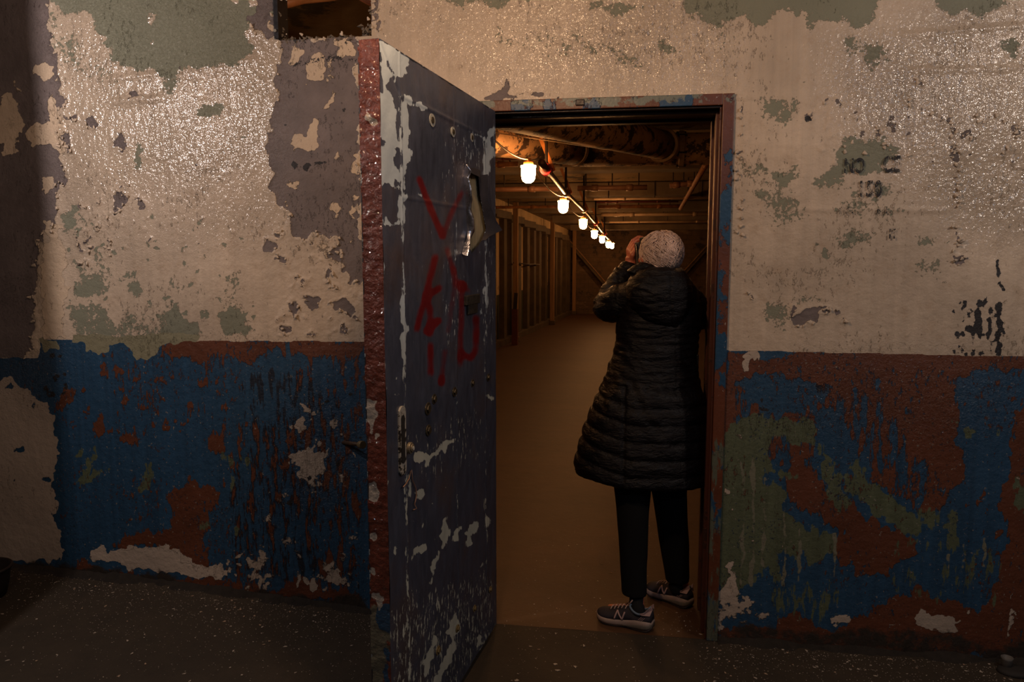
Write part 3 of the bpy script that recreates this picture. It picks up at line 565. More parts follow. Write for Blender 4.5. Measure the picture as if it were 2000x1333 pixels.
b = MB(); b.box((DX0, .02, DZ-.004), (DX1, WT, DZ+.008)); b.box((DX0, .05, DZ-.018), (DX1, .085, DZ)); b.box((DX0, 0, DZ-.008), (DX1, .012, DZ)); b.box((DX0, WT-.03, DZ-.014), (DX1, WT+.012, DZ)); bevel(b.build('header_lining', HM, frm), .003)
b = MB(); b.box((-.255+.045, -.02, DZ+.012), (-.175, -.012, DZ+.036)); bevel(b.build('strike_remnant', HM, frm), .004)

# ------------------------------------------------------------ floors
FY0, FY1 = -4.2, .6
GX = axis([(-3.8, -3.0, .1), (-3.0, 1.8, .03), (1.8, 2.5, .1)]); GY = axis([(FY0, -1.6, .1), (-1.6, .0, .03)])
rampx = np.array([-4, -2.88, -2.742, -2.07, -1.559, -1.087, -.75, 3]); rampz = np.array([.13, .118, .105, .079, .046, .014, 0, 0])
def floor_z(x, y): return np.interp(x, rampx, rampz)*np.clip(1+np.asarray(y)/1.5, 0, 1)**1.5
A, B = np.meshgrid(GX, GY); A = A.ravel(); B = B.ravel(); n0 = len(GX)
ii, jj = np.meshgrid(np.arange(n0-1), np.arange(len(GY)-1)); q = (jj*n0+ii).ravel()
fz = floor_z(A, B)-.0015*np.abs(np.sin(A*7+B*3))
t = NT('front_floor_concrete'); f1 = t.noise(2.2, 8, .65, 1.); f2 = t.noise(14, 8, .7, 2.); f3 = t.noise(120, 4, .7, 3.)
c = t.vary((.034, .024, .014), f1, .35); c = t.vary(c, f2, .25); c = t.mix(t.thr(.16, f2, 2., .08), c, (.028, .021, .015))
t.bump(t.math('ADD', f3, f2), .0015)
FLM = t.fin(c, .75); flo = mk('floor', np.stack([A, B, fz], 1), np.stack([q, q+1, q+1+n0, q+n0], 1), FLM, None, True); tagit(flo, kind='structure')
t = NT('back_floor_concrete'); f1 = t.noise(1.0, 8, .65, 1., (.5, 1.6, 1)); f2 = t.noise(9, 8, .7, 2.)
c = t.vary((.068, .031, .013), f1, .35); c = t.vary(c, f2, .25); c = t.mix(t.thr(.10, t.noise(6, 8, .7, 5., (.6, 1.6, 1)), 2.1, .06), c, (.045, .024, .012)); c = t.mix(t.thr(.03, t.noise(60, 5, .6, 8.), 2.1, .05), c, (.17, .10, .055))
t.bump(f2, .003); BFM = t.fin(c, .6)
b = MB(); b.box((-5, -.0, -.1), (4.5, 17.3, -.0005)); o = b.build('floor', BFM); tagit(o, kind='structure')
# crusty dirt at the wall foot
dirt = simple('wall_foot_dirt', (.016, .012, .009), .95, var=.5, scale=25, bump=.01, bscale=35)
def crust(name, x0, x1, sg):
    rings = []; n = int((x1-x0)/.02)
    for i in range(n+1):
        x = x0+(x1-x0)*i/n; h = .016+.016*nz((x*6, 3, sg))+.01*nz((x*25, 3, sg)); w = .05+.03*nz((x*5, 9, sg))+.02*nz((x*19, 4, sg)); z0 = float(floor_z(x, 0))-.01
        rings.append([(x, .005, z0), (x, -w, z0), (x, -w*.75, z0+h*.45), (x, -w*.35, z0+h*.75+.006*nz((x*30, 1, 1))), (x, -.004, z0+h+.01), (x, .005, z0+h+.01)])
    return tagit(MB().loft(rings).build(name, dirt, None, True), kind='structure')
crust('baseboard_left', -3.5, DX0-fw, 1.); crust('baseboard_right', DX1+fw, 2.2, 2.)

# ceiling and side walls of the front room (outside the frame, they catch and bounce the lamp light)
dk = simple('old_ceiling', (.12, .10, .08), .9, var=.3, scale=4)
for nm, a_, b_ in (('ceiling', (-3.8, -4.4, ZT), (2.5, .0, ZT+.1)), ('wall_left', (-3.7, -4.4, -.1), (-3.6, 0, ZT)), ('wall_right', (2.3, -4.4, -.1), (2.4, 0, ZT))):
    b = MB(); b.box(a_, b_); tagit(b.build(nm, dk), kind='structure')
b = MB(); b.box((-2.95, -.84, 0), (-2.428, -.72, ZT)); tagit(b.build('shade_column', dk), kind='structure')  # unseen column added to cast shade on the wall's left strip

# ------------------------------------------------------------ tin-clad door
HA = np.array([-.518, -.04]); HB = np.array([-.640, -1.065]); LD = float(np.linalg.norm(HB-HA)); DD = (HB-HA)/LD; DN = np.array([-DD[1], DD[0]])
if DN[0] < 0: DN = -DN            # outward normal of the face we see
DT = .060; Z0, Z1 = .022, 2.10
def dp(u, z, off=0.): u = np.asarray(u, float); z = np.asarray(z, float); return np.stack([HA[0]+DD[0]*u+DN[0]*off, HA[1]+DD[1]*u+DN[1]*off, z], -1)
def px_door(px_, py_, off=0.):
    r = ray(px_, py_); k = ((HA+DN*off-CAM[:2])@DN)/(r[:2]@DN); P = CAM+r*k; return float((P[:2]-HA)@DD), float(P[2])
door = tagit(thing('door_1', (HA[0], HA[1], 0)), kind='structure')
Dc = Canvas(); S1, S2, S3 = .903, .465, .137
def dl(u, z):
    P = dp([u], [z]); a, b_ = to_px(P); return float(a[0]), float(b_[0])
P_ = 'paint'
for p in ([(740,78),(800,118),(801,126),(794,146),(790,140),(786,152),(776,150),(786,184),(780,178),(745,100)], [(740,82),(782,180),(784,440),(744,440),(742,300)], [(785,178),(795,190),(795,262),(786,262)], [(786,180),(800,186),(812,200),(830,210),(826,218),(800,204),(787,198)],
          [(788,256),(804,262),(798,270),(796,330),(787,340)], [(960,232),(966,240),(966,290),(958,340),(952,345),(949,300),(953,262)], [(944,268),(948,268),(951,480),(946,480)], [(787,330),(793,330),(792,440),(788,440)]):
    paint(Dc, P_, p, 1, 1, 4)
for p in ([(750,110),(762,128),(772,150),(781,180),(782,190),(776,198),(764,190),(760,160)], [(765,198),(776,200),(780,182),(782,160),(786,200),(778,216),(772,206)], [(774,206),(783,208),(782,240),(775,232)], [(742,264),(752,275),(754,290),(744,288)], [(742,370),(760,358),(770,368),(774,350),(783,372),(783,432),(760,434),(744,410)], [(768,290),(782,292),(781,330),(770,320)], [(744,395),(756,400),(750,440),(744,440)], [(740,100),(744,110),(746,180),(741,180)]):
    paint(Dc, P_, p, 0, 1, 4)
def seam(pts, v, w=3.5): line(Dc, P_, [dl(*q) for q in pts], w, v, 1, .8)
seam([(S1, 1.99), (S1, .03)], .62, 5); seam([(S2, 1.88), (S2, .6)], .58, 4); seam([(S2, .6), (S2, .05)], .42, 3); seam([(S3, 1.97), (S3, 1.2)], .75, 4); seam([(S3, 1.2), (S3, .1)], .52, 4)
seam([(S1, 1.985), (S3, 1.975)], .62, 5); seam([(1.03, 1.857), (.9, 1.85)], .55, 3); seam([(S1, 1.70), (S3, 1.72)], .5, 3); seam([(1.03, .3), (1.03, 1.6)], .45, 3); seam([(.005, .1), (.005, 2.08)], .5, 3); seam([(.47,1.62),(.14,1.62)], .55, 3); seam([(S1, 1.285), (S2, 1.30)], .5, 3); seam([(1.03,1.22),(S1,1.20)], .5, 3)
for p in ([(806,896),(812,884),(836,888),(850,880),(862,868),(864,880),(842,895),(838,912),(832,900),(812,908),(806,900)], [(866,862),(888,852),(886,868),(872,872),(868,890),(864,878)], [(786,560),(790,560),(792,700),(787,700)], [(866,1012),(874,1004),(872,1020),(876,1050),(858,1090),(846,1140),(838,1148),(844,1120),(852,1080),(866,1060)], [(882,1050),(896,1030),(900,1018),(896,1050),(884,1060)], [(908,1044),(914,1028),(934,1018),(932,1040),(924,1060),(910,1070)], [(806,1080),(820,1068),(836,1062),(832,1080),(806,1094)], [(768,1056),(774,1062),(774,1088),(768,1084)],
          [(830,1290),(846,1250),(856,1240),(846,1290),(828,1333)], [(836,1340),(856,1300),(876,1260),(886,1240),(892,1262),(876,1300),(850,1345)], [(944,1240),(950,1225),(944,1260),(936,1268)], [(866,1240),(874,1230),(900,1180),(892,1240)], [(928,1248),(936,1240),(940,1262),(930,1270)], [(948,1018),(955,1008),(957,1020),(948,1030)], [(810,962),(826,948),(824,972),(816,978)], [(800,1000),(810,1016),(806,1024)], [(950,770),(964,775),(964,786),(950,784)], [(785,764),(770,780),(772,770)], [(742,505),(750,512),(747,528)], [(812,375),(826,384),(820,386)], [(884,475),(892,490),(888,505),(882,480)]):
    paint(Dc, P_, p, .9, 1, 3)
for a_ in ([(852,925),(862,950),(878,952),(888,930)], [(838,998),(848,980)], [(790,925),(792,1000)], [(800,925),(802,975)], [(832,1010),(812,1060)], [(920,870),(928,856)], [(960,895),(964,920)], [(934,1120),(945,1100)], [(940,575),(962,540)], [(955,555),(958,520)], [(905,630),(935,620),(940,600)], [(815,1240),(820,1218),(810,1236)],[(876,1280),(894,1250),(912,1250)]): line(Dc, P_, a_, 2.2, .85, 1, 1)
for p, v in (([(730,60),(970,60),(970,1400),(730,1400)], .14), ([(770,1180),(966,1100),(966,1300),(820,1400),(760,1400)], .32), ([(800,840),(950,780),(950,900),(820,960)], .25), ([(870,250),(950,270),(950,340),(870,320)], .30), ([(870,330),(890,330),(890,700),(870,700)], .30), ([(950,450),(966,450),(966,700),(950,700)], .32)):
    paint(Dc, 'fleck', p, v, 8, 4)
# red spray strokes
RS = 'red'
def spray(pts, w, v=1.): line(Dc, RS, pts, w, v, 3, 0); [blob(Dc, RS, q[0], q[1], w*.45, w*.5, v, 3, 0, 0) for q in pts]
spray([(818,348),(840,405),(864,463)], 7, .95); spray([(864,463),(880,420),(896,385),(902,372)], 6, .75); spray([(850,500),(836,560),(822,610),(813,646)], 8, .8); spray([(872,484),(886,530)], 6, .8); spray([(886,528),(888,550),(882,600),(874,652)], 5, .7)
spray([(860,562),(834,580)], 9, .85); spray([(834,578),(841,606),(840,655)], 7, .9); spray([(858,626),(832,648)], 9, .95); spray([(841,672),(841,690),(841,732)], 7, .95); spray([(870,682),(864,730),(861,752)], 5, .8); blob(Dc, RS, 862, 745, 5, 9, 1, 3)
spray([(902,556),(901,590),(899,700)], 6, .85); blob(Dc, RS, 902, 557, 8, 8, 1, 3); spray([(902,690),(918,702),(928,688),(931,650),(930,618)], 7, .8); spray([(908,560),(918,572)], 5, .7); spray([(889,530),(892,560)], 5, .5); spray([(899,700),(899,716)], 7, .7)
us = axis([(0, LD, .005)]); zz = axis([(Z0, Z1, .005)])
U_, Z_ = np.meshgrid(us, zz); U_ = U_.ravel(); Z_ = Z_.ravel(); nu = len(us)
P3 = dp(U_, Z_); pxa, pya = to_px(P3)
def pip(px_, py_, poly):
    poly = np.array(poly, float); m = np.zeros(px_.shape, bool)
    for i in range(len(poly)):
        ax, ay = poly[i]; bx, by = poly[(i+1) % len(poly)]
        if ay != by: m ^= ((ay > py_) != (by > py_)) & (px_ < (bx-ax)*(py_-ay)/(by-ay)+ax)
    return m
HOLE = [(913,330),(918,337),(934,341),(937,380),(944,420),(949,448),(940,470),(920,494),(914,480),(912,440),(911,390)]
ii, jj = np.meshgrid(np.arange(nu-1), np.arange(len(zz)-1)); q = (jj*nu+ii).ravel()
cen = dp((us[:-1][ii.ravel()]+us[1:][ii.ravel()])/2, (zz[:-1][jj.ravel()]+zz[1:][jj.ravel()])/2); ca_, cb_ = to_px(cen); q = q[~pip(ca_, cb_, HOLE)]
off = np.zeros(len(U_))
for s in (S1, S2, S3): off += .0022*np.exp(-((U_-s)/.005)**2)
off += .002*np.exp(-((Z_-1.985)/.005)**2)*((U_ > S3) & (U_ < S1))+.0015*np.exp(-((Z_-1.71)/.004)**2)*((U_ > S3) & (U_ < S1))
mt = (U_-S1)*((1.98-2.1)/(S1-LD)); off -= .0025*np.exp(-(((Z_-1.985)-(U_-S1)*.86)/.006)**2)*(U_ > S1)
off += .0018*sn(U_+.05*np.sin(Z_*9), Z_, 17., 0)+.001*sn(U_, Z_+.1*np.sin(U_*12), 41., 3)
off += .006*np.exp(-((U_-.33)/.12)**2-((Z_-1.7)/.2)**2)*.6
P3 = dp(U_, Z_, 0)+np.stack([DN[0]*off, DN[1]*off, 0*off], -1)
fp = mk('metal_face', P3, np.stack([q, q+1, q+1+nu, q+nu], 1), None, door, True)
for nm in (P_, 'fleck', RS): set_attr(fp, nm, sample(Dc, nm, pxa, pya) if nm != P_ else ragged(Dc, nm, pxa, pya, 1.6, .15, 3))
t = NT('scuffed_tin_paint'); na = t.noise(16, 9, .66, 0., (1, 1, .55)); nb2 = t.noise(70, 6, .7, 3., (1, 1, .35)); nc2 = t.noise(3, 6, .6, 5.); sc = t.noise(40, 8, .72, 7., (1, 1, .25))
c = t.vary((.072, .085, .128), nc2, .35); c = t.vary(c, sc, .35); c = t.mix(t.thr(.3, nc2, 1.3, .2), c, (.095, .078, .088))
c = t.mix(t.thr(.15, t.noise(22, 9, .75, 19., (1, 1, .3)), 2.0, .1), c, (.13, .145, .18))
mpf = t.thr(t.attr(P_), nb2, 1.15, .04); mff = t.thr(t.attr('fleck'), nb2, 1.7, .04); mm = t.math('MAXIMUM', mpf, mff)
sx = t.n('ShaderNodeSeparateXYZ'); t.l(t.co, sx.inputs[0]); zlow = t.step(sx.outputs[2], 1.5, 1.0)
pcol = t.mix(zlow, (.42, .50, .56), (.44, .46, .40)); c = t.mix(mm, c, t.vary(pcol, nc2, .12))
rd = t.math('MULTIPLY', t.step(t.math('MULTIPLY_ADD', nb2, .3, t.math('ADD', t.attr(RS), -.15)), .12, .45), .95)
c = t.mix(rd, c, (.20, .006, .010)); t.bump(t.math('MULTIPLY_ADD', mm, .5, t.noise(30, 5, .6, 9.)), .0015)
ro = t.math('MULTIPLY_ADD', mm, .12, t.math('MULTIPLY_ADD', sc, .25, .30)); FACE = t.fin(c, ro, t.math('MULTIPLY_ADD', mm, -.35, .35)); fp.data.materials.append(FACE)
# wooden core seen through the tear, and the body of the slab
wood = NT('old_pine_boards'); wood = wood.fin(wood.vary((.36, .29, .17), wood.noise(8, 8, .7, 0., (8, 8, .5)), .5), .8)
b = MB()
for u0, u1 in ((0, .255), (.258, .345), (.348, LD-.012)):
    A_ = dp([u0, u1, u1, u0], [Z0]*4); B_ = dp([u0, u1, u1, u0], [Z1]*4); o1 = np.array([DN[0], DN[1], 0])
    V_ = [A_[0]-o1*.012, A_[1]-o1*.012, A_[1]-o1*(DT-.004), A_[0]-o1*(DT-.004), B_[0]-o1*.012, B_[1]-o1*.012, B_[1]-o1*(DT-.004), B_[0]-o1*(DT-.004)]
    b.add(V_, [(0,3,2,1),(4,5,6,7),(0,1,5,4),(1,2,6,5),(2,3,7,6),(3,0,4,7)])
tagit(b.build('wood_core', wood, door), 'pale pine core boards showing through the torn metal')
tin = worn('tin_edge', (.030, .032, .04), (.30, .34, .36), .32, 20, None, 0, .45, .3, .001)
def slab_box(b, u0, u1, z0, z1, o0, o1_):
    V_ = []
    for z in (z0, z1):
        for u, o in ((u0, o0), (u1, o0), (u1, o1_), (u0, o1_)): V_.append(dp(u, z, o))
    b.add(V_, [(0,1,2,3),(7,6,5,4),(0,4,5,1),(1,5,6,2),(2,6,7,3),(3,7,4,0)])
b = MB(); slab_box(b, 0, LD-.0005, Z1-.002, Z1+.001, -DT, .0002); slab_box(b, 0, LD-.0005, Z0-.001, Z0+.001, -DT, 0); slab_box(b, -.001, .001, Z0, Z1, -DT, 0); slab_box(b, 0, LD, Z0, Z1, -DT, -DT+.003); b.build('metal_cladding', tin, door)
# lock-side edge, thick brown paint
ws = np.linspace(0, DT, 13); wz = axis([(Z0, Z1, .005)]); A_, B_ = np.meshgrid(ws, wz); A_ = A_.ravel(); B_ = B_.ravel(); nw = len(ws)
pe = dp(np.full(A_.shape, LD), B_, 0)-np.stack([DN[0]*A_, DN[1]*A_, 0*A_], -1); ea, eb = to_px(pe)
E_ = Canvas()
for p in ([(722,215),(728,230),(738,236),(736,244),(728,250),(722,240),(714,235)], [(716,780),(740,778),(738,812),(728,836),(726,850),(722,830),(712,800)], [(730,850),(738,845),(736,860),(728,862)], [(718,945),(730,940),(738,975),(724,980),(716,960)], [(722,1040),(734,1040),(732,1062),(720,1050)],[(720,1110),(728,1108),(735,1124),(722,1122)], [(724,1160),(740,1156),(748,1175),(742,1196),(736,1180)]): paint(E_, 'chip', p, 1, 1, 3)
paint(E_, 'low', [(690,1160),(770,1180),(770,1400),(690,1400)], .62, 12, 6); paint(E_, 'blu', [(735,1190),(765,1180),(765,1240),(738,1240)], .75, 3, 5); paint(E_, 'blu', [(745,1270),(770,1270),(770,1400),(745,1400)], .7, 3, 5)
bump_ = np.array([.0016*nz((A_[i]*28, 3, B_[i]*28))+.0014*nz((A_[i]*70, 7, B_[i]*70)) for i in range(len(A_))])
bump_ -= .002*(np.exp(-((B_-1.86)/.003)**2)+np.exp(-((B_-1.625)/.003)**2)); bump_ += sample(E_, 'chip', ea, eb)*-.0015+.004*np.exp(-((A_-.03)/.018)**2-((B_-1.905)/.01)**2)
rd_ = np.minimum(A_, DT-A_); pe += np.stack([DD[0]*bump_, DD[1]*bump_, 0*bump_], -1)
k_ = np.arange((nw-1)*(len(wz)-1)); k_ = (k_//(nw-1))*nw+k_ % (nw-1)
es = mk('painted_edge', pe, np.stack([k_, k_+1, k_+1+nw, k_+nw], 1), None, door, True); es['label'] = 'thick glossy brown paint on the lock-side edge'
for nm in ('chip', 'low', 'blu'): set_attr(es, nm, sample(E_, nm, ea, eb))
t = NT('thick_brown_gloss'); n_ = t.noise(14, 8, .66, 1.); n2_ = t.noise(60, 6, .7, 2.)
c = t.vary((.125, .032, .020), n_, .3); c = t.mix(t.thr(t.attr('low'), n_, 1., .05), c, (.13, .125, .09)); c = t.mix(t.thr(t.attr('blu'), n_, 1., .05), c, (.02, .06, .12))
c = t.mix(t.thr(t.attr('chip'), n2_, .7, .05), c, (.36, .33, .29)); c = t.mix(t.thr(-.1, n2_, 1.6, .05), c, (.28, .24, .2)); t.bump(t.math('MULTIPLY_ADD', n_, .8, t.noise(70, 5, .6, 7.)), .006); t.coat(t.math('ADD', t.noise(60, 2, .5, 51.), t.noise(24, 2, .5, 53.)), .016, .9, .07, 1.6); es.data.materials.append(t.fin(c, .3))
# torn flaps of tin
foil = NT('bare_bent_tin'); foil.bump(foil.noise(30, 5, .6), .004); foil = foil.fin(foil.vary((.42, .43, .50), foil.noise(14, 6, .6), .45), .22, .95)
def sheet(rows, name, mat, thick=.0012):
    b = MB(); m = len(rows); n = len(rows[0]); V_ = [p for r in rows for p in r]; O = np.array([DN[0], DN[1], 0])*thick
    V2 = [np.array(p)-O for p in V_]; N0 = len(V_); f = []
    for i in range(m-1):
        for j in range(n-1): a0 = i*n+j; f += [(a0, a0+1, a0+1+n, a0+n), (N0+a0, N0+a0+n, N0+a0+1+n, N0+a0+1)]
    b.add(V_+V2, f); return b.build(name, mat, door, True)
rows = []
for py_, x0 in ((322,907),(335,906),(350,905),(370,906),(390,907),(410,908),(430,909),(450,911),(465,910),(480,906),(498,903)):
    u, z = px_door(x0+3, py_); wd = .045+.018*math.sin(py_*.13)+.012*math.sin(py_*.37); 
    if py_ < 330 or py_ > 475: wd *= .55
    r = []
    for k in range(9):
        a_ = k/8; ang = a_*PI*1.15; ru = .016+.006*math.sin(py_*.21)
        du = -wd*a_*.9+.012*math.sin(ang); oo = .003+ru*math.sin(ang)**1.0*1.2+.004*math.sin(py_*.3+k)
        r.append(dp(u+.02+du, z+.004*math.sin(k*1.3+py_), max(oo, .002)))
    rows.append(r)
tagit(sheet(rows, 'torn_metal_flap', foil), 'shiny bare tin folded back from the tear')
dtin = simple('grey_tin_tongue', (.05, .05, .065), .4, .4, .3, 20, .001)
rows = [[dp(*px_door(x_, y_), o_) for x_, y_, o_ in r] for r in ([(934,341,.001),(938,342,.010),(942,341,.022)], [(937,380,.001),(942,385,.012),(944,392,.018)], [(944,420,.001),(950,425,.016),(955,432,.03)], [(949,448,.001),(955,450,.018),(962,450,.04)], [(940,470,.001),(946,468,.008),(950,462,.012)])]
sheet(rows, 'torn_metal_flap', dtin)
rows = [[dp(*px_door(x_, y_), o_) for x_, y_, o_ in r] for r in ([(912,330,.002),(924,328,.004),(938,334,.002)], [(913,336,.008),(924,338,.012),(935,342,.006)], [(916,340,.014),(925,345,.018),(933,347,.01)])]
sheet(rows, 'torn_metal_flap', dtin)
# lock case slot with roller
brass = simple('worn_lock_metal', (.30, .25, .17), .45, .5, .5, 40, .001); cr = worn('lock_cream_paint', (.45, .43, .38), (.03, .025, .02), .42, 45, None, 0, .5, .2, .001); blk = simple('dark_recess', (.008, .007, .007), .8)
def rrect(u0, u1, z0, z1, r, off0, off1, n=6):
    pts = []
    for cu_, cz2, a0 in ((u1-r, z1-r, 0), (u0+r, z1-r, PI/2), (u0+r, z0+r, PI), (u1-r, z0+r, 1.5*PI)):
        for k in range(n+1): a_ = a0+PI/2*k/n; pts.append((cu_+r*math.cos(a_), cz2+r*math.sin(a_)))
    return [[dp(u, z, o) for u, z in pts] for o in (off0, off1)]
lk = bevel(MB().loft(rrect(.912, .958, .925, 1.125, .02, -.001, .006)).build('lock_plate', cr, door), .0015)
b = MB(); b.loft(rrect(.925, .948, .96, 1.10, .010, .006, .0075)); b.build('slot', blk, lk)
def disc(b, u, z, r, o0, o1_, n=20, rz=None):
    rz = rz or r; th = np.linspace(0, 2*PI, n, endpoint=False); b.loft([[dp(u+r*math.cos(a_), z+rz*math.sin(a_), o) for a_ in th] for o in (o0, o1_)])
uu, zk = px_door(794, 875)
b = MB(); disc(b, uu, zk, .017, .006, .016); disc(b, uu, zk, .012, .016, .021); bevel(b.build('roller', brass, lk), .002)
b = MB(); disc(b, uu, zk, .006, .021, .023); b.build('roller_pin', simple('pin_white', (.5, .48, .42), .4), lk)
wire = simple('copper_wire', (.32, .18, .12), .5, .3)
b = MB()
b.tube([dp(*px_door(x_, y_), .006) for x_, y_ in ((800,918),(802,938),(808,952),(810,965),(808,978),(806,985),(810,994),(804,996))], .0018, 6); b.tube([dp(*px_door(x_, y_), .005) for x_, y_ in ((799,920),(796,935),(790,945),(784,952))], .0018, 6); b.build('loose_wire', wire, door, True)
# hasp remains
hs = simple('corroded_hasp', (.045, .042, .036), .55, .5, .5, 60, .003)
b = MB(); u0, z1_ = px_door(906, 578); u1, z0_ = px_door(932, 592); slab_box(b, u1, u0, z0_, z1_, 0, .012); u0, z1_ = px_door(911, 594); u1, z0_ = px_door(929, 611); slab_box(b, u1, u0, z0_, z1_, 0, .009); bevel(b.build('hasp', hs, door), .002)
# plugged bolt holes and bolt heads
crm = simple('bolt_ring_cream', (.36, .36, .32), .6); blt = simple('oxidised_bolt', (.09, .075, .05), .4, .6, .5, 60, .002); yel = simple('rusty_yellow_bolt', (.20, .15, .07), .5, .3, .4, 60, .002)
for x_, y_, r_ in ((843,235,.026),(884,258,.022),(921,269,.02)):
    u, z = px_door(x_, y_); b = MB(); disc(b, u, z, r_*.9, 0, .003, 20, r_*.75); rg = b.build('bolt_ring', crm, door); b = MB(); disc(b, u, z, r_*.45, .003, .005, 14, r_*.4); b.build('bolt_hole', blt, rg)
for x_, y_, m_, r_ in ((847,780,blt,.020),(835,799,blt,.024),(836,841,blt,.021),(887,766,blt,.020),(922,749,blt,.017),(953,738,blt,.018),(855,1271,yel,.018),(893,1228,yel,.016),(926,1189,yel,.016),(957,1152,yel,.016)):
    u, z = px_door(x_, y_); b = MB(); disc(b, u, z, r_, 0, .003, 18, r_*.85); disc(b, u, z, r_*.62, .003, .008, 6, r_*.55); bevel(b.build('bolt_head', m_, door), .0012)

# ------------------------------------------------------------ back room shell
def ceil_z(y): return 2.92-.0425*max(y, 0)
bw = NT('back_brick'); n1_ = bw.noise(2.5, 8, .7, 1.); br = bw.n('ShaderNodeTexBrick'); mp = bw.n('ShaderNodeMapping'); mp.inputs['Rotation'].default_value = (PI/2, 0, 0); bw.l(bw.co, mp.inputs[0]); bw.l(mp.outputs[0], br.inputs[0])
br.inputs['Scale'].default_value = 2.2; br.inputs['Mortar Size'].default_value = .03; br.inputs['Color1'].default_value = (.085, .05, .028, 1); br.inputs['Color2'].default_value = (.12, .07, .036, 1); br.inputs['Mortar'].default_value = (.06, .04, .025, 1)
c = bw.mix(.6, bw.vary(br.outputs[0], n1_, .5), bw.vary((.10, .06, .032), n1_, .5)); c = bw.mix(bw.thr(.25, bw.noise(1.6, 7, .7, 4., (.5, 1, 1.6)), 1.9, .1), c, (.17, .11, .06)); c = bw.mix(bw.thr(.3, bw.noise(3, 7, .7, 14.), 1.6, .1), c, (.03, .02, .013)); BW = bw.fin(c, .85)
b = MB(); b.box((-1.75, 17, -.1), (3.2, 17.2, 2.6)); tagit(b.build('wall_back', BW), kind='structure')
b = MB(); b.box((3.0, WT, -.1), (3.2, 17, 3.0)); tagit(b.build('wall_right', BW), kind='structure')
t = NT('mottled_back_ceiling'); c = t.vary((.19, .125, .055), t.noise(1.4, 8, .7, 1.), .45); c = t.mix(t.thr(.32, t.noise(2.2, 8, .7, 4.), 1.8, .08), c, (.05, .04, .025)); c = t.mix(t.thr(.2, t.noise(3, 8, .7, 9.), 1.8, .05), c, (.26, .20, .12)); t.bump(t.noise(10, 6, .6), .006); CLM = t.fin(c, .85)
b = MB(); b.add([(-3.4,.085,ceil_z(0)),(3.2,.085,ceil_z(0)),(3.2,17.1,ceil_z(17.1)),(-3.4,17.1,ceil_z(17.1)),(-3.4,.085,ceil_z(0)+.1),(3.2,.085,ceil_z(0)+.1),(3.2,17.1,ceil_z(17.1)+.1),(-3.4,17.1,ceil_z(17.1)+.1)], [(0,3,2,1),(4,5,6,7),(0,1,5,4),(1,2,6,5),(2,3,7,6),(3,0,4,7)])
tagit(b.build('ceiling', CLM), kind='structure')
# oblique left partition with battens, two-tone paint
PA = np.array([-3.10, WT]); PB = np.array([-1.56, 17.0]); PD = (PB-PA)/np.linalg.norm(PB-PA); PN = np.array([PD[1], -PD[0]]); PL = np.linalg.norm(PB-PA)
def pp(s, o, z): return np.array([PA[0]+PD[0]*s+PN[0]*o, PA[1]+PD[1]*s+PN[1]*o, z])
def pbox(b, s0, s1, o0, o1_, z0, z1): b.add([pp(s, o, z) for z in (z0, z1) for s, o in ((s0, o0), (s1, o0), (s1, o1_), (s0, o1_))], [(0,3,2,1),(4,5,6,7),(0,1,5,4),(1,2,6,5),(2,3,7,6),(3,0,4,7)])
t = NT('two_tone_partition'); sx = t.n('ShaderNodeSeparateXYZ'); t.l(t.co, sx.inputs[0]); z_ = sx.outputs[2]
up_ = t.vary((.50, .36, .20), t.noise(2.5, 7, .65, 1., (1, 1, .25)), .5); lo_ = t.vary((.045, .05, .03), t.noise(3, 7, .65, 3., (1, 1, .3)), .4)
c = t.mix(t.step(t.math('MULTIPLY_ADD', t.noise(8, 4, .6), .02, z_), .88, .865), up_, lo_); c = t.mix(t.thr(.2, t.noise(4, 8, .7, 6.), 1.8, .06), c, (.07, .05, .03)); PTM = t.fin(c, .8)
batt = MB(); pbox(batt, -.1, PL, -.1, 0, -.05, 3.1); s = .4
pl = batt.build('wall_left', PTM); tagit(pl, kind='structure'); dkw = simple('dark_batten', (.075, .05, .026), .8, var=.5, scale=5)
b = MB()
while s < PL-.3:
    pbox(b, s, s+.20, 0, .09, .05, ceil_z(PA[1]+s)-.25); s += .62+.1*math.sin(s*3)
b.build('batten', dkw, pl); tagit(pl.children[0], kind='stuff')
b = MB(); pbox(b, 0, PL, .0, .14, -.0, .10); b.build('sill_rail', dkw, pl)
b = MB()
for s in range(0, 16): pbox(b, s, s+1.001, .0, .16, ceil_z(PA[1]+s)-.36, ceil_z(PA[1]+s)-.24)
b.build('top_rail', dkw, pl)
pw = NT('bare_timber'); pw = pw.fin(pw.vary((.26, .14, .06), pw.noise(6, 6, .6, 0., (4, 4, .4)), .4), .8)
def px_on_partition(px_):
    r = ray(px_, 600); n3 = PN; k = ((PA-CAM[:2])@n3)/(r[:2]@n3); P = CAM+r*k; return float((P[:2]-PA)@PD), P
for x_, lab, w_ in ((984,'bare timber post nearest the metal door along the left partition', .07), (1059,'bare timber post halfway along the left partition', .07), (1108,'bare timber post at the far corner of the left partition', .08)):
    s, P = px_on_partition(x_+(3 if x_ < 1100 else -1)); s = min(s, PL-.15); q0 = pp(s, .19, 0)
    ps = thing('timber_post', tuple(q0), lab, 'post', 'timber posts on the partition')
    b = MB(); pbox(b, s-w_/2, s+w_/2, .145, .235, 0, ceil_z(q0[1])-.01); bevel(b.build('shaft', pw, ps), .006)
    b = MB(); pbox(b, s-w_/2-.03, s+w_/2+.03, .142, .26, 0, .09); bevel(b.build('foot', dkw, ps), .005)
rodm = simple('thin_black_rod', (.03, .02, .015), .5, .5)
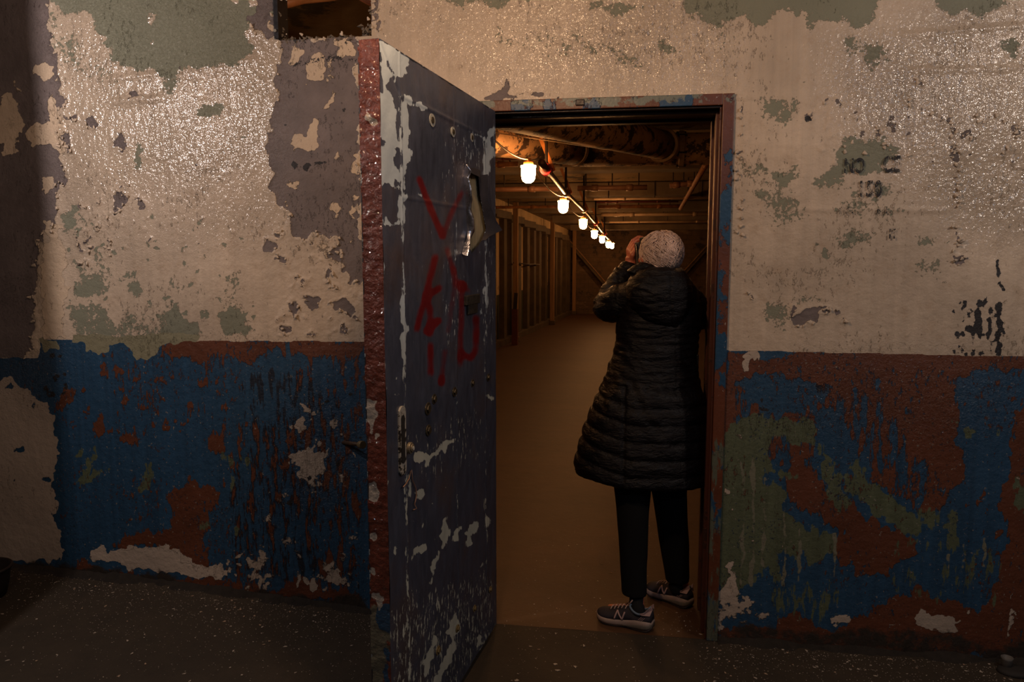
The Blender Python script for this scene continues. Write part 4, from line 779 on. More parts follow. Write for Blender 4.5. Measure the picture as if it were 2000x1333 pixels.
b = MB(); s0 = px_on_partition(986)[0]; s1 = px_on_partition(1040)[0]; b.tube([pp(s0, .16, 1.41), pp((s0+s1)/2, .15, 1.37), pp(s1, .14, 1.35)], .012, 8); tagit(b.build('wall_rod', rodm, None, True), 'thin dark rod running level across the left partition', 'rod')
s0 = px_on_partition(973)[0]; q0 = pp(s0, .3, 0); rr = simple('red_rust_steel', (.10, .022, .008), .6, .2, .4, 8)
cl = thing('steel_upright', tuple(q0), 'short red rusted steel upright just past the door edge at floor level', 'upright')
b = MB(); b.beam(q0, q0+[0, 0, .62], .10, .10, (0, 1, 0)); b.build('shaft', rr, cl); b = MB(); b.beam(q0+[0, 0, .62], q0+[.02, 0, .9], .06, .05, (0, 1, 0)); b.build('stub_arm', rodm, cl)
# diagonal braces before the back wall
for (p0, p1, lab) in (((1108,468),(1200,575),'dark diagonal timber brace left of the person, against the far brick wall'), ((1400,462),(1322,548),'dark diagonal timber brace right of the person, against the far brick wall')):
    a_ = at_y(*p0, y=16.85); c_ = at_y(*p1, y=16.85); dv = (c_-a_)/np.linalg.norm(c_-a_); c_ = a_+dv*(a_[2]-.02)/(-dv[2])
    br_ = thing('diagonal_brace', (c_[0], c_[1], 0), lab, 'brace'); b = MB(); b.beam(a_, c_, .10, .12, (0, 1, 0)); b.build('timber', dkw, br_); b = MB(); b.beam(a_+[0,-.07,.05], c_+[0,-.07,.05], .02, .04, (0, 1, 0)); b.build('batten_strip', pw, br_)
# cross beams in the ceiling
bm = simple('concrete_beam', (.15, .11, .07), .85, var=.5, scale=2.5, bump=.004, bscale=20)
for y_, w_, h_, lab in ((5.6,.35,.20,'broad pale ceiling beam right behind the fat duct'), (8.0,.3,.2,'second ceiling beam crossing behind the pink pipe'), (10.4,.28,.18,'third ceiling beam over the middle lamps'), (12.8,.25,.16,'fourth ceiling beam above the pale pipe'), (15.2,.25,.14,'farthest ceiling beam in front of the brick wall')):
    zc = ceil_z(y_); b = MB(); b.box((-2.6+.08*y_, y_, zc-h_), (3.0, y_+w_, zc-.008)); o = bevel(b.build('ceiling_beam', bm), .01); tagit(o, lab, 'beam', 'ceiling beams of the back room')
# fat ducts
t = NT('rusty_insulated_duct'); c = t.vary((.36, .21, .10), t.noise(3, 8, .7, 1.), .45); c = t.mix(t.thr(.43, t.noise(7, 9, .72, 4.), 1.9, .05), c, (.040, .020, .010)); c = t.mix(t.thr(.12, t.noise(16, 8, .7, 9.), 1.9, .05), c, (.40, .27, .15)); t.bump(t.noise(20, 6, .6), .006); DUC = t.fin(c, .75)
ring = simple('duct_flange', (.32, .21, .12), .55, .1, .4, 12, .003)
def P_at(px_, py_, y): return at_y(px_, py_, y)
a_ = P_at(930, 200, 1.5); c_ = P_at(1296, 284, 4.2); dv = (c_-a_)/np.linalg.norm(c_-a_)
du = thing('duct', tuple(c_), 'fat mottled duct slanting from upper left to a flange near the right jamb', 'duct')
b = MB(); b.tube([a_+(c_-a_)*k for k in np.linspace(-.35, 1, 8)], .13, 28); b.build('barrel', DUC, du, True)
for k, r_ in ((-.05, .155), (.02, .14)): b = MB(); b.tube([c_+dv*k, c_+dv*(k+.035)], r_, 28); bevel(b.build('flange', ring, du), .006)
c2 = P_at(1330, 290, 4.45)
du2 = thing('duct', tuple(c2), 'fat rust-stained duct running level above the right half of the doorway', 'duct')
b = MB(); b.tube([(-.75, 4.5, c2[2]), (0, 4.5, c2[2]), (1, 4.5, c2[2]), (2.99, 4.5, c2[2])], .150, 28); b.build('barrel', DUC, du2, True)
b = MB(); b.tube([(c2[0]-.02, 4.5, c2[2]), (c2[0]+.03, 4.5, c2[2])], .172, 28); bevel(b.build('flange', ring, du2), .006)
for k in range(6): a0 = k*PI/3+.3; b = MB(); b.tube([(c2[0]-.04, 4.5+.163*math.cos(a0), c2[2]+.163*math.sin(a0)), (c2[0]+.05, 4.5+.163*math.cos(a0), c2[2]+.163*math.sin(a0))], .012, 6); b.build('flange_bolt', rodm, du2)
a_ = P_at(900, 262, 2.6); c_ = P_at(1122, 294, 4.1); dv = (c_-a_)/np.linalg.norm(c_-a_)
du3 = thing('duct', tuple(c_), 'lower duct with a dark scorched end and bright rim above the first lamp', 'duct')
b = MB(); b.tube([a_+(c_-a_)*k for k in np.linspace(-.4, 1, 7)], .135, 28); b.build('barrel', DUC, du3, True); b = MB(); b.tube([c_-dv*.03, c_+dv*.02], .142, 28); bevel(b.build('flange', ring, du3), .006)
# level pipes crossing the room
pk = simple('pinkish_painted_pipe', (.34, .17, .10), .45, .1, .3, 8); rp = simple('dark_red_pipe', (.13, .03, .02), .4, .2, .3, 8); pp_ = simple('pale_pipe', (.46, .32, .20), .4, .1, .25, 6); ru = simple('flaky_rust_pipe', (.28, .11, .03), .7, .1, .6, 14, .004)
def hpipe(x0, x1, py_, D, rpx, mat, lab, py1=None, coupl=()):
    y = D-3; A_ = at_y(x0, py_, y); C_ = at_y(x1, py_ if py1 is None else py1, y); A_[1] = C_[1] = y
    m = at_y((x0+x1)/2, py_, y); 
    if py1 is None: A_[2] = C_[2] = m[2]
    r = rpx/FPX*D; o = thing('pipe', tuple(A_), lab, 'pipe', 'level pipes under the ceiling'); b = MB(); b.tube([A_, (A_+C_)/2, C_], r, 14); b.build('tube', mat, o, True)
    for k in list(coupl)+[.25, .75]:
        P = A_+(C_-A_)*k; dv = (C_-A_)/np.linalg.norm(C_-A_); b = MB(); b.tube([P-dv*r*1.3, P+dv*r*1.3], r*1.3, 14); b.build('coupling', mat, o, True)
    for k in (.12, .5, .88):
        P = A_+(C_-A_)*k; b = MB(); b.tube([P+[0, 0, r*.9], [P[0], P[1], ceil_z(P[1])+.01]], .008, 6); b.build('hanger_rod', rodm, o)
hpipe(880,1092,370,9.0,5.0,pk,'pinkish level pipe left of the lamp string, highest on that side'); hpipe(1128,1264,367,9.6,4.8,pk,'thick pinkish level pipe just right of the lamp string'); hpipe(1308,1362,363,9.6,4.6,pk,'short pinkish pipe piece joining the slanting rusty pipe',357)
hpipe(1160,1400,388,11.0,2.2,pp_,'thin bright level pipe below the pinkish one'); hpipe(1165,1325,394.5,11.6,1.8,rp,'thin dark red level pipe between bright and rusty ones'); hpipe(1168,1328,403.5,12.4,3.2,ru,'orange flaking level pipe at mid height on the right')
hpipe(1174,1420,419,13.8,3.2,pp_,'pale thick level pipe ending behind the right jamb'); hpipe(1190,1420,433.5,15.5,1.8,pp_,'lowest thin level pipe with a bright highlight'); hpipe(900,1088,405,12.0,2.8,ru,'brown level pipe left of the second lamp'); hpipe(880,1018,312,7.2,2.0,rp,'thin dark red pipe passing left of the first lamp'); hpipe(880,1012,322,7.4,5,ru,'thick brown pipe just beneath the thin red one, at the door edge')
a_ = at_y(1384,312,4.6); c_ = at_y(1329,408,9.6); o = thing('pipe', tuple(a_), 'flaky orange pipe slanting down away from the level duct near the right jamb', 'pipe'); b = MB(); b.tube([a_+(c_-a_)*k for k in np.linspace(0, 1, 5)], .030, 12); b.build('tube', ru, o, True)
for k in (.3, .62): P = a_+(c_-a_)*k; b = MB(); b.tube([P, [P[0], P[1], ceil_z(P[1])]], .008, 6); b.build('hanger_rod', rodm, o)
# sprinkler main with couplings and hangers running away from us
path = [at_y(x_, y_, D_-3) for x_, y_, D_ in ((1058,318,5.6),(1067,332,6.0),(1105,377,7.9),(1140,410,10.4),(1163,436,13),(1180,458,15.6),(1197,477,18.8))]
sm = simple('sprinkler_pipe', (.08, .04, .028), .35, .4, .4, 12, .001); o = thing('sprinkler_main', tuple(path[0]), 'long dark pipe with couplings receding beside the string of lamps', 'pipe'); b = MB(); b.tube(path, [.028,.028,.026,.024,.024,.024,.024], 12); b.build('tube', sm, o, True)
redv = simple('red_fitting', (.28, .012, .02), .35, .2, .3, 20)
for k, (p_, m_) in enumerate(((path[1], redv), (path[2], pk), (path[3], pk), (path[4], redv), (path[5], redv))):
    dv = path[min(k+2, 6)]-p_; dv /= np.linalg.norm(dv); b = MB(); r_ = .048 if k == 0 else .043; b.tube([p_-dv*.05, p_+dv*.07], r_, 14); bevel(b.build('coupling', m_, o), .006)
    b = MB(); b.tube([p_+[0, 0, .02], [p_[0], p_[1], ceil_z(p_[1])]], .012, 8); b.build('hanger_rod', rodm, o); b = MB(); b.beam(p_+[.05, .1, 0], p_+[-.06, .1, .26], .03, .008, (0, 1, 0)); b.build('hanger_strap', simple('orange_strap', (.45, .16, .03), .5, .2), o)
# taut wire, string of jelly-jar lamps
wm = simple('pale_wire', (.6, .42, .28), .4, .2)
b = MB(); b.tube([at_y(960,258,2.0), at_y(1100,279,3.2), at_y(1225,298,4.0)], .004, 6); tagit(b.build('wire', wm, None, True), 'thin taut pale wire stretched below the slanting fat duct', 'wire')
LS = ((1032,340,5.8),(1100,404,8.2),(1139,438,10.6),(1161,458.5,13.),(1176,468.5,15.),(1188,478.5,17.),(1195,480.5,18.6))
jar_m = NT('lit_jar'); jar_m.put(jar_m.b.inputs['Emission Color'], (1, .46, .16)); jar_m.b.inputs['Emission Strength'].default_value = 95; jar_m = jar_m.fin((.9, .8, .6), .2)
sock = simple('lamp_socket', (.50, .22, .05), .5, .2); cage = simple('guard_wire', (.5, .4, .28), .4, .6)
names = ('nearest and largest glowing jar lamp of the string', 'second glowing jar lamp of the string, just past the nearest', 'third glowing jar lamp along the receding string', 'fourth glowing jar lamp along the receding string', 'fifth glowing jar lamp, third from the far end', 'sixth glowing jar lamp, almost touching the farthest one', 'farthest glowing jar lamp, at the lower end of the string')
pos = [at_y(x_, y_, D_-3) for x_, y_, D_ in LS]
def make_jar(P, lab):
    o = thing('jar_lamp', tuple(P), lab, 'lamp', 'jar lamps on the string'); prof = [(.0,-.070),(.022,-.067),(.040,-.055),(.050,-.034),(.053,-.01),(.053,.045),(.058,.05),(.058,.062),(.04,.066),(0,.066)]
    th = np.linspace(0, 2*PI, 20, endpoint=False); b = MB(); b.loft([[(P[0]+(r+.0001)*math.cos(a_)*(1+.02*math.cos(6*a_)), P[1]+(r+.0001)*math.sin(a_)*(1+.02*math.cos(6*a_)), P[2]+z) for a_ in th] for r, z in prof]); b.build('glass_jar', jar_m, o, True)
    b = MB(); b.loft([[(P[0]+r*math.cos(a_), P[1]+r*math.sin(a_), P[2]+z) for a_ in th] for r, z in ((.034,.066),(.038,.075),(.036,.092),(.022,.10),(.02,.115))]); b.build('socket', sock, o, True)
    b = MB(); b.tube([(P[0], P[1], P[2]+.11), (P[0], P[1], P[2]+.15)], .006, 8); b.build('hook', cage, o); return o
j0 = make_jar(pos[0], names[0])
for P, nm_ in zip(pos[1:], names[1:]):
    c_ = j0.copy(); COL.objects.link(c_); c_.location = tuple(P); c_['label'] = nm_
    for ch in list(j0.children): d_ = ch.copy(); COL.objects.link(d_); d_.parent = c_
cab = MB(); ends = [at_y(955, 262, 1.6)]+[p+[0, 0, .11] for p in pos]
for a_, c_ in zip(ends[:-1], ends[1:]):
    L_ = np.linalg.norm(c_-a_); cab.tube([a_+(c_-a_)*k+np.array([0, 0, -4*k*(1-k)*.07*L_/2.4]) for k in np.linspace(0, 1, 14)], .006, 8)
tagit(cab.build('lamp_cable', wm, None, True), 'sagging pale cable that links the jar lamps', 'cable')
rw = simple('conduit', (.20, .10, .05), .4, .3)
b = MB(); a_ = at_y(540, 12, .45); c_ = at_y(640, -6, .7); b.tube([a_, (a_+c_)/2+[0, 0, .01], c_, c_+(c_-a_)*.6], .022, 12); tagit(b.build('pipe', simple('orange_lit_pipe', (.5, .2, .07), .5), None, True), 'orange pipe crossing the top left of the hole above the door', 'pipe')
a_ = at_y(690, -14, .5); c_ = at_y(730, 9, .4)
b = MB(); b.tube([a_-(c_-a_), a_, (a_+c_)/2-[0,0,.004], c_, c_+(c_-a_)], .012, 10); tagit(b.build('cable', simple('pink_cable', (.75, .32, .2), .5), None, True), 'pale pink cable curving through the top right of the hole', 'cable')
lamp('back_room_bulb_and_fill_light', (-.86, .85, 2.18), (1, .47, .17), 11, .06)

# ------------------------------------------------------------ the person in the doorway
per = thing('person', (.12, .20, 0), 'white-haired person in long black quilted coat standing in the doorway, back turned, raising a camera', 'person')
skin = NT('skin'); skin.bump(skin.noise(160, 4, .6), .0006); skin = skin.fin(skin.vary((.55, .165, .095), skin.noise(40), .2), .45)
HC = at_y(1288, 494, .20)+np.array([0, 0, 0]); HD = np.array([-.42, .90, -.05]); HD /= np.linalg.norm(HD)   # head centre, facing direction
HS = np.cross(HD, [0, 0, 1.]); HS /= np.linalg.norm(HS); HU = np.cross(HS, HD)
def hp(s, f, u): return HC+HS*s+HD*f+HU*u
HM3 = Matrix([[HS[0], HD[0], HU[0]], [HS[1], HD[1], HU[1]], [HS[2], HD[2], HU[2]]])
# joints
SHL = np.array([.005, .20, 1.375]); SHR = np.array([.245, .235, 1.375])
ELL = at_y(1183, 603, .27); WRL = at_y(1232, 514, .37); WRR = hp(.075, .16, -.03)+np.array([.02, .02, -.05]); ELR = np.array([.315, .36, 1.27])
HIPL = at_y(1244, 880, .18); HIPR = at_y(1306, 880, .23); KNL = at_y(1237, 1045, .14); KNR = at_y(1317, 1045, .275); ANL = np.array([.062, .105, .085]); ANR = np.array([.262, .315, .085])
body = MB()
body.ellipsoid(hp(0, -.002, -.002), (.070, .088, .080), HM3); body.ellipsoid(hp(0, .045, -.05), (.052, .052, .06), HM3)          # cranium, jaw
body.ellipsoid(hp(0, .098, -.022), (.012, .018, .022), HM3, 12, 8); body.ellipsoid(hp(0, .085, .02), (.045, .016, .012), HM3, 14, 8)      # nose, brow
for s in (-1, 1):
    body.ellipsoid(hp(s*.03, .082, .005), (.013, .011, .010), HM3, 12, 8); body.ellipsoid(hp(s*.042, .07, -.028), (.02, .018, .018), HM3, 12, 8)
    body.ellipsoid(hp(s*.076, -.005, -.012), (.010, .018, .031), HM3, 12, 8); body.ellipsoid(hp(s*.080, -.008, -.03), (.008, .010, .012), HM3, 10, 6)
body.ellipsoid(hp(0, .088, -.058), (.024, .010, .005), HM3, 12, 8); body.ellipsoid(hp(0, .087, -.068), (.021, .010, .006), HM3, 12, 8); body.ellipsoid(hp(0, .08, -.092), (.022, .018, .014), HM3, 12, 8)
NB = np.array([.125, .22, 1.40]); body.tube([hp(0, -.005, -.06), (hp(0, -.005, -.06)+NB)/2, NB, NB-[0, 0, .05]], [.053, .052, .06, .08], 20)
def ring(c, rx, ry, z, rot=0., n=36, p=2.3):
    th = np.linspace(0, 2*PI, n, endpoint=False); cx, sx_ = np.cos(th), np.sin(th); x = np.sign(cx)*abs(cx)**(2/p)*rx; y = np.sign(sx_)*abs(sx_)**(2/p)*ry
    return np.stack([c[0]+x*math.cos(rot)-y*math.sin(rot), c[1]+x*math.sin(rot)+y*math.cos(rot), np.full(n, z)], 1)
body.loft([ring((.125, .22), *r) for r in ((.05,.05,1.43),(.12,.075,1.40),(.165,.095,1.34),(.16,.105,1.22),(.135,.095,1.08),(.15,.105,.94),(.155,.11,.84),(.12,.09,.78))])
body.tube([SHL, (SHL+ELL)/2, ELL], [.05, .045, .038], 16); body.tube([ELL, (ELL+WRL)/2, WRL], [.038, .036, .025], 16); body.tube([SHR, (SHR+ELR)/2, ELR], [.05, .045, .038], 16); body.tube([ELR, (ELR+WRR)/2, WRR], [.038, .036, .025], 16)
for h_, k_, a_ in ((HIPL, KNL, ANL), (HIPR, KNR, ANR)):
    body.tube([h_, (h_+k_)/2, k_, (k_*.65+a_*.35), a_, a_-[0, 0, .03]], [.062, .052, .042, .040, .029, .034], 18); fdir = np.array([-.93, .34, 0]) if h_ is HIPL else np.array([-.78, .62, 0]); body.tube([a_-[0,0,.045], a_+fdir*.06-[0,0,.05], a_+fdir*.13-[0,0,.06]], [.03, .03, .022], 14)
# hands: palm plus five separate bent fingers
def hand(W_, pts_fingers, thumb, palm_r=.030):
    """W_: wrist; pts_fingers: per finger list of joints from knuckle to tip"""
    kn = [f[0] for f in pts_fingers]; kc = sum(kn)/4
    for i in range(len(kn)): body.tube([W_*.8+kc*.2, (W_+kn[i])/2, kn[i]], [.017, .0135, .0115], 12)
    body.tube([W_, (W_*.5+kc*.5)], [.024, .024], 14)
    for f, rr in zip(pts_fingers, (.0088, .0092, .0088, .0078)): body.tube(f, np.linspace(rr*1.08, rr*.80, len(f)), 10); body.ellipsoid(f[-1], (rr*.8,)*3, None, 10, 6)
    body.tube(thumb, np.linspace(.0125, .0088, len(thumb)), 10); body.ellipsoid(thumb[-1], (.0088,)*3, None, 10, 6)
def Q(x_, y_, y): return at_y(x_, y_, y)
hand(WRL, [[Q(1227,487,.395), Q(1236,470,.410), Q(1247,463,.405), Q(1255,464,.395)], [Q(1230,489,.375), Q(1239,474,.388), Q(1249,468,.386), Q(1257,470,.38)], [Q(1233,492,.355), Q(1241,479,.366), Q(1250,474,.366), Q(1257,477,.36)], [Q(1236,496,.337), Q(1243,485,.346), Q(1250,480,.346), Q(1256,483,.343)]],
     [WRL+[.012, -.004, .005], Q(1243,506,.36), Q(1249,500,.37), Q(1254,496,.375)])
CC = hp(.014, .150, .012)      # camera centre
hand(WRR, [[CC+HS*(.085)+HD*(.0+.012*i)+HU*(.01), CC+HS*.085+HD*(.012*i)+HU*(.038-.004*i), CC+HS*(.062)+HD*(.012*i)+HU*(.058-.003*i), CC+HS*.045+HD*(.012*i)+HU*(.055-.002*i)] for i in range(4)], [WRR+HS*-.01, CC+HS*.07-HD*.03-HU*.03, CC+HS*.055-HD*.032, CC+HS*.048-HD*.03+HU*.012])
BV, BN, BF = remesh(body, .0042, 3); mk('body', BV, BF, skin, per, True)
# white hair
hair = NT('white_hair'); hair = hair.fin(hair.vary((.60, .44, .37), hair.noise(12, 4, .6), .2), .5)
hb = MB(); hb.ellipsoid(hp(0, -.014, .002), (.083, .095, .082), HM3, 40, 28); hb.ellipsoid(hp(0, -.040, -.042), (.066, .055, .060), HM3, 32, 20); hb.ellipsoid(hp(.006, -.02, .028), (.070, .080, .052), HM3, 32, 20); hb.ellipsoid(hp(0, .045, .035), (.062, .055, .042), HM3, 24, 16)
hv, hn, hf = remesh(hb, .0028, 6)
def flow(ls, lf, lu):          # angle around the crown, sheared so locks sweep to one side as they fall
    return math.atan2(ls-.01, -(lf+.01))+.55*math.sin(lu*26+1.)+.25*math.sin(lu*61+ls*40)
L_ = (hv-HC); ls, lf, lu = L_@HS, L_@HD, L_@HU
disp = np.empty(len(hv))
for i in range(len(hv)):
    th = flow(ls[i], lf[i], lu[i]); disp[i] = .0050*nz((math.cos(th)*3.2, math.sin(th)*3.2, lu[i]*9))+.0030*nz((math.cos(th)*9, math.sin(th)*9, lu[i]*13))+.0014*nz((math.cos(th)*24, math.sin(th)*24, lu[i]*20))
face = (lf > .03) & (lu < .045); disp = disp-np.where(face, .022*np.clip((lf-.03)/.03, 0, 1), 0)
hv = hv+hn*disp[:, None]; hob = mk('hair', hv, hf, hair, per, True)
r2 = np.random.default_rng(5); ell_c = hp(0, -.018, .0)
hair2 = NT('grey_locks'); hair2 = hair2.fin(hair2.vary((.40, .29, .24), hair2.noise(20), .3), .55)  # second, darker grey-beige hair colour for some of the strands
for nm_, mt_, cnt in (('hair_locks', hair, 1100), ('dark_locks', hair2, 170)):
    st = MB()
    for i in range(cnt):
        u0 = math.acos(r2.uniform(-.45, .995)); a0 = r2.uniform(0, 2*PI); P = []; ln = r2.uniform(.3, .75); amp_ = r2.uniform(.02, .06); c_h = nz((math.cos(a0)*2, math.sin(a0)*2, u0*2))
        for k in range(9):
            q_ = k/8; uu_ = u0+ln*q_; zz_ = math.cos(uu_)*.088; aa_ = a0+(.55+.8*c_h)*(math.sin(zz_*26+1.)-math.sin(math.cos(u0)*.088*26+1.))*-.6+.10*math.sin(q_*7+i)
            rr_ = 1.0+amp_*math.sin(q_*PI)
            P.append(ell_c+(HS*math.sin(uu_)*math.sin(aa_)*.083-HD*math.sin(uu_)*math.cos(aa_)*.100+HU*math.cos(uu_)*.089)*rr_)
        P = np.array(P); lp = (P-HC)
        if (lp[-1]@HD > .04 and lp[-1]@HU < .03) or (lp@HU).min() < -.088: continue
        st.tube(P, np.interp(np.linspace(0, 1, 9), [0, .3, 1], [.0008, .0021, .0003]), 5, False)
    tagit(st.build(nm_, mt_, hob, True), kind='stuff')

# coat
nyl = NT('black_quilted_nylon'); w1 = nyl.noise(26, 6, .6, 0., (.5, .5, 1.6), .8); w2 = nyl.noise(90, 4, .6, 2., (.6, .6, 1.4), .5); nyl.bump(nyl.math('MULTIPLY_ADD', w2, .35, w1), .012); nyl = nyl.fin(nyl.vary((.0040, .0030, .0040), nyl.noise(10), .2), .40, 0., .26)
def cring(py_, x0, x1, dep_, yc=.215, zoff=None, n=64, rot=.12):
    A_ = at_y(x0, py_, yc); C_ = at_y(x1, py_, yc); m = (A_+C_)/2; return ring((m[0], yc), (C_[0]-A_[0])/2, dep_, m[2], rot, n, 2.2)
cb = MB()
rs = [cring(524,1262,1328,.06), cring(532,1250,1338,.085), cring(548,1236,1350,.105), cring(566,1224,1362,.12), cring(590,1212,1368,.13), cring(625,1206,1370,.135), cring(660,1203,1365,.13), cring(700,1196,1362,.13), cring(735,1184,1364,.14), cring(765,1172,1370,.155), cring(800,1157,1379,.168), cring(850,1139,1382,.18), cring(895,1127,1382,.188), cring(918,1124,1381,.19)]
hem = cring(932,1124,1381,.19); hx = (hem[:,0]-hem[:,0].min())/(np.ptp(hem[:,0])); hem[:, 2] += .030*(1-hx)**1.5-.004; rs.append(hem)
cb.loft(rs)
cb.tube([SHL+[.03,0,.0], SHL*.6+ELL*.4, ELL+[.004,0,0], ELL+[-.002, .012, .01]], [.074, .068, .063, .055], 22); cb.tube([ELL+[0,0,-.004], ELL*.66+WRL*.34, ELL*.3+WRL*.7, WRL*.96+ELL*.04], [.058, .054, .046, .034], 22)
cb.tube([SHR+[-.03,0,0], SHR*.6+ELR*.4, ELR], [.074, .066, .058], 22); cb.tube([ELR, ELR*.6+WRR*.4, ELR*.1+WRR*.9], [.056, .05, .036], 22)
cv_, cn_, cf_ = remesh(cb, .006, 6)
cx_, cz_ = to_px(cv_); z_ = cv_[:, 2]; xx = cv_[:, 0]; armm = (cx_ < 1207) & (z_ > 1.22)
# stitched bands: wide below the waist, tight and puckered above
z_eff = z_-.055*np.clip((.02-xx)/.2, 0, 1)*(z_ < 1.0)+.012*(xx-.12)
lowb = np.abs(np.sin(PI*(z_eff-.648)/.0705))**.55; upb = np.abs(np.sin(PI*(z_eff-.648)/.030+.6*np.sin(xx*14)))**.8
k_ = np.clip((z_-.96)/.05, 0, 1)
d_ = (1-k_)*lowb*.011+k_*upb*.0030
ax_ = (ELL-SHL); ax_ /= np.linalg.norm(ax_); sl = np.abs(np.sin(((cv_-ELL)@np.array([.3, .35, .89]))*PI/.055))**.6*.007; d_ = np.where(armm, sl, d_)
wr_ = np.array([nz((p[0]*16, p[1]*16, p[2]*34)) for p in cv_]); wr2 = np.array([nz(((p[0]+p[2]*.8)*28, p[1]*28, (p[2]-p[0]*.8)*9)) for p in cv_])
d_ += .0045*wr_+.008*wr2*np.clip(1-abs(z_-1.0)/.28, .25, 1)
side = np.exp(-((xx-(-.005+.0*(z_)))/.007)**2)*(z_ < 1.02)*(cv_[:, 1] < .2); d_ -= side*.007
ctr = np.exp(-((cx_-1322)/3.)**2)*(z_ > .98)*(z_ < 1.3)*(cv_[:, 1] < .2); d_ -= ctr*.003
coat = mk('coat', cv_+cn_*d_[:, None], cf_, nyl, per, True)
# hood lying on the back and collar
hb = MB(); hc_ = at_y(1293, 572, .10)
rr_ = []
for py_, x0, x1, dp_ in ((522,1255,1330,.045),(528,1243,1338,.07),(542,1230,1347,.088),(560,1222,1352,.098),(580,1222,1353,.095),(602,1232,1350,.085),(622,1250,1340,.068),(638,1276,1330,.045),(645,1292,1322,.025)): rr_.append(cring(py_, x0, x1, dp_, .125, rot=.15))
hb.loft(rr_)
for s, (x_, y_) in enumerate(((1238,530),(1246,524),(1256,520),(1268,524),(1280,528))): hb.ellipsoid(at_y(x_, y_, .13+.0*s), (.028, .04, .016), None, 14, 8)
qv, qn, qf = remesh(hb, .005, 5); hz_, hxx = qv[:, 2], qv[:, 0]
w_ = np.array([nz((p[0]*22, p[1]*22, p[2]*55)) for p in qv]); e_ = np.array([nz((p[0]*60, p[1]*30, p[2]*30)) for p in qv]); lft = np.clip((.02-hxx)/.06, 0, 1)
d_ = .004*w_+.006*e_*lft-.004*np.exp(-((to_px(qv)[0]-1311)/2.2)**2)
mk('hood', qv+qn*d_[:, None], qf, nyl, coat, True)
b = MB(); bu = at_y(1361, 706, .2); b.box(bu-[.004, .02, .03], bu+[.006, .02, .03]); bevel(b.build('side_snap', blackm, coat), .003)
# trousers
trm = NT('black_trousers'); trm.bump(trm.noise(30, 5, .6, 0., (1, 1, .4)), .003); trm = trm.fin((.0045, .0045, .005), .85, 0., .25)
tb = MB()
def lring(py_, x0, x1, yc, dp_): A_ = at_y(x0, py_, yc); C_ = at_y(x1, py_, yc); m = (A_+C_)/2; return ring((m[0], yc), (C_[0]-A_[0])/2, dp_, m[2], 0, 36, 2.3)
tb.loft([lring(*r) for r in ((1159,1214,1263,.115,.056),(1140,1213,1264,.12,.058),(1100,1210,1264,.13,.062),(1050,1208,1266,.14,.066),(1000,1204,1268,.15,.074),(950,1199,1272,.165,.085),(880,1196,1292,.19,.10),(820,1206,1300,.20,.10))])
tb.loft([lring(*r) for r in ((1133,1299,1347,.30,.055),(1110,1296,1347,.295,.058),(1060,1288,1346,.285,.062),(1010,1280,1343,.27,.068),(960,1272,1341,.255,.08),(900,1262,1350,.24,.10),(820,1262,1350,.22,.10))])
tv, tn, tf = remesh(tb, .006, 3); w_ = np.array([nz((p[0]*18, p[1]*18, p[2]*8)) for p in tv]); mk('trousers', tv+tn*(.004*w_)[:, None], tf, trm, per, True)
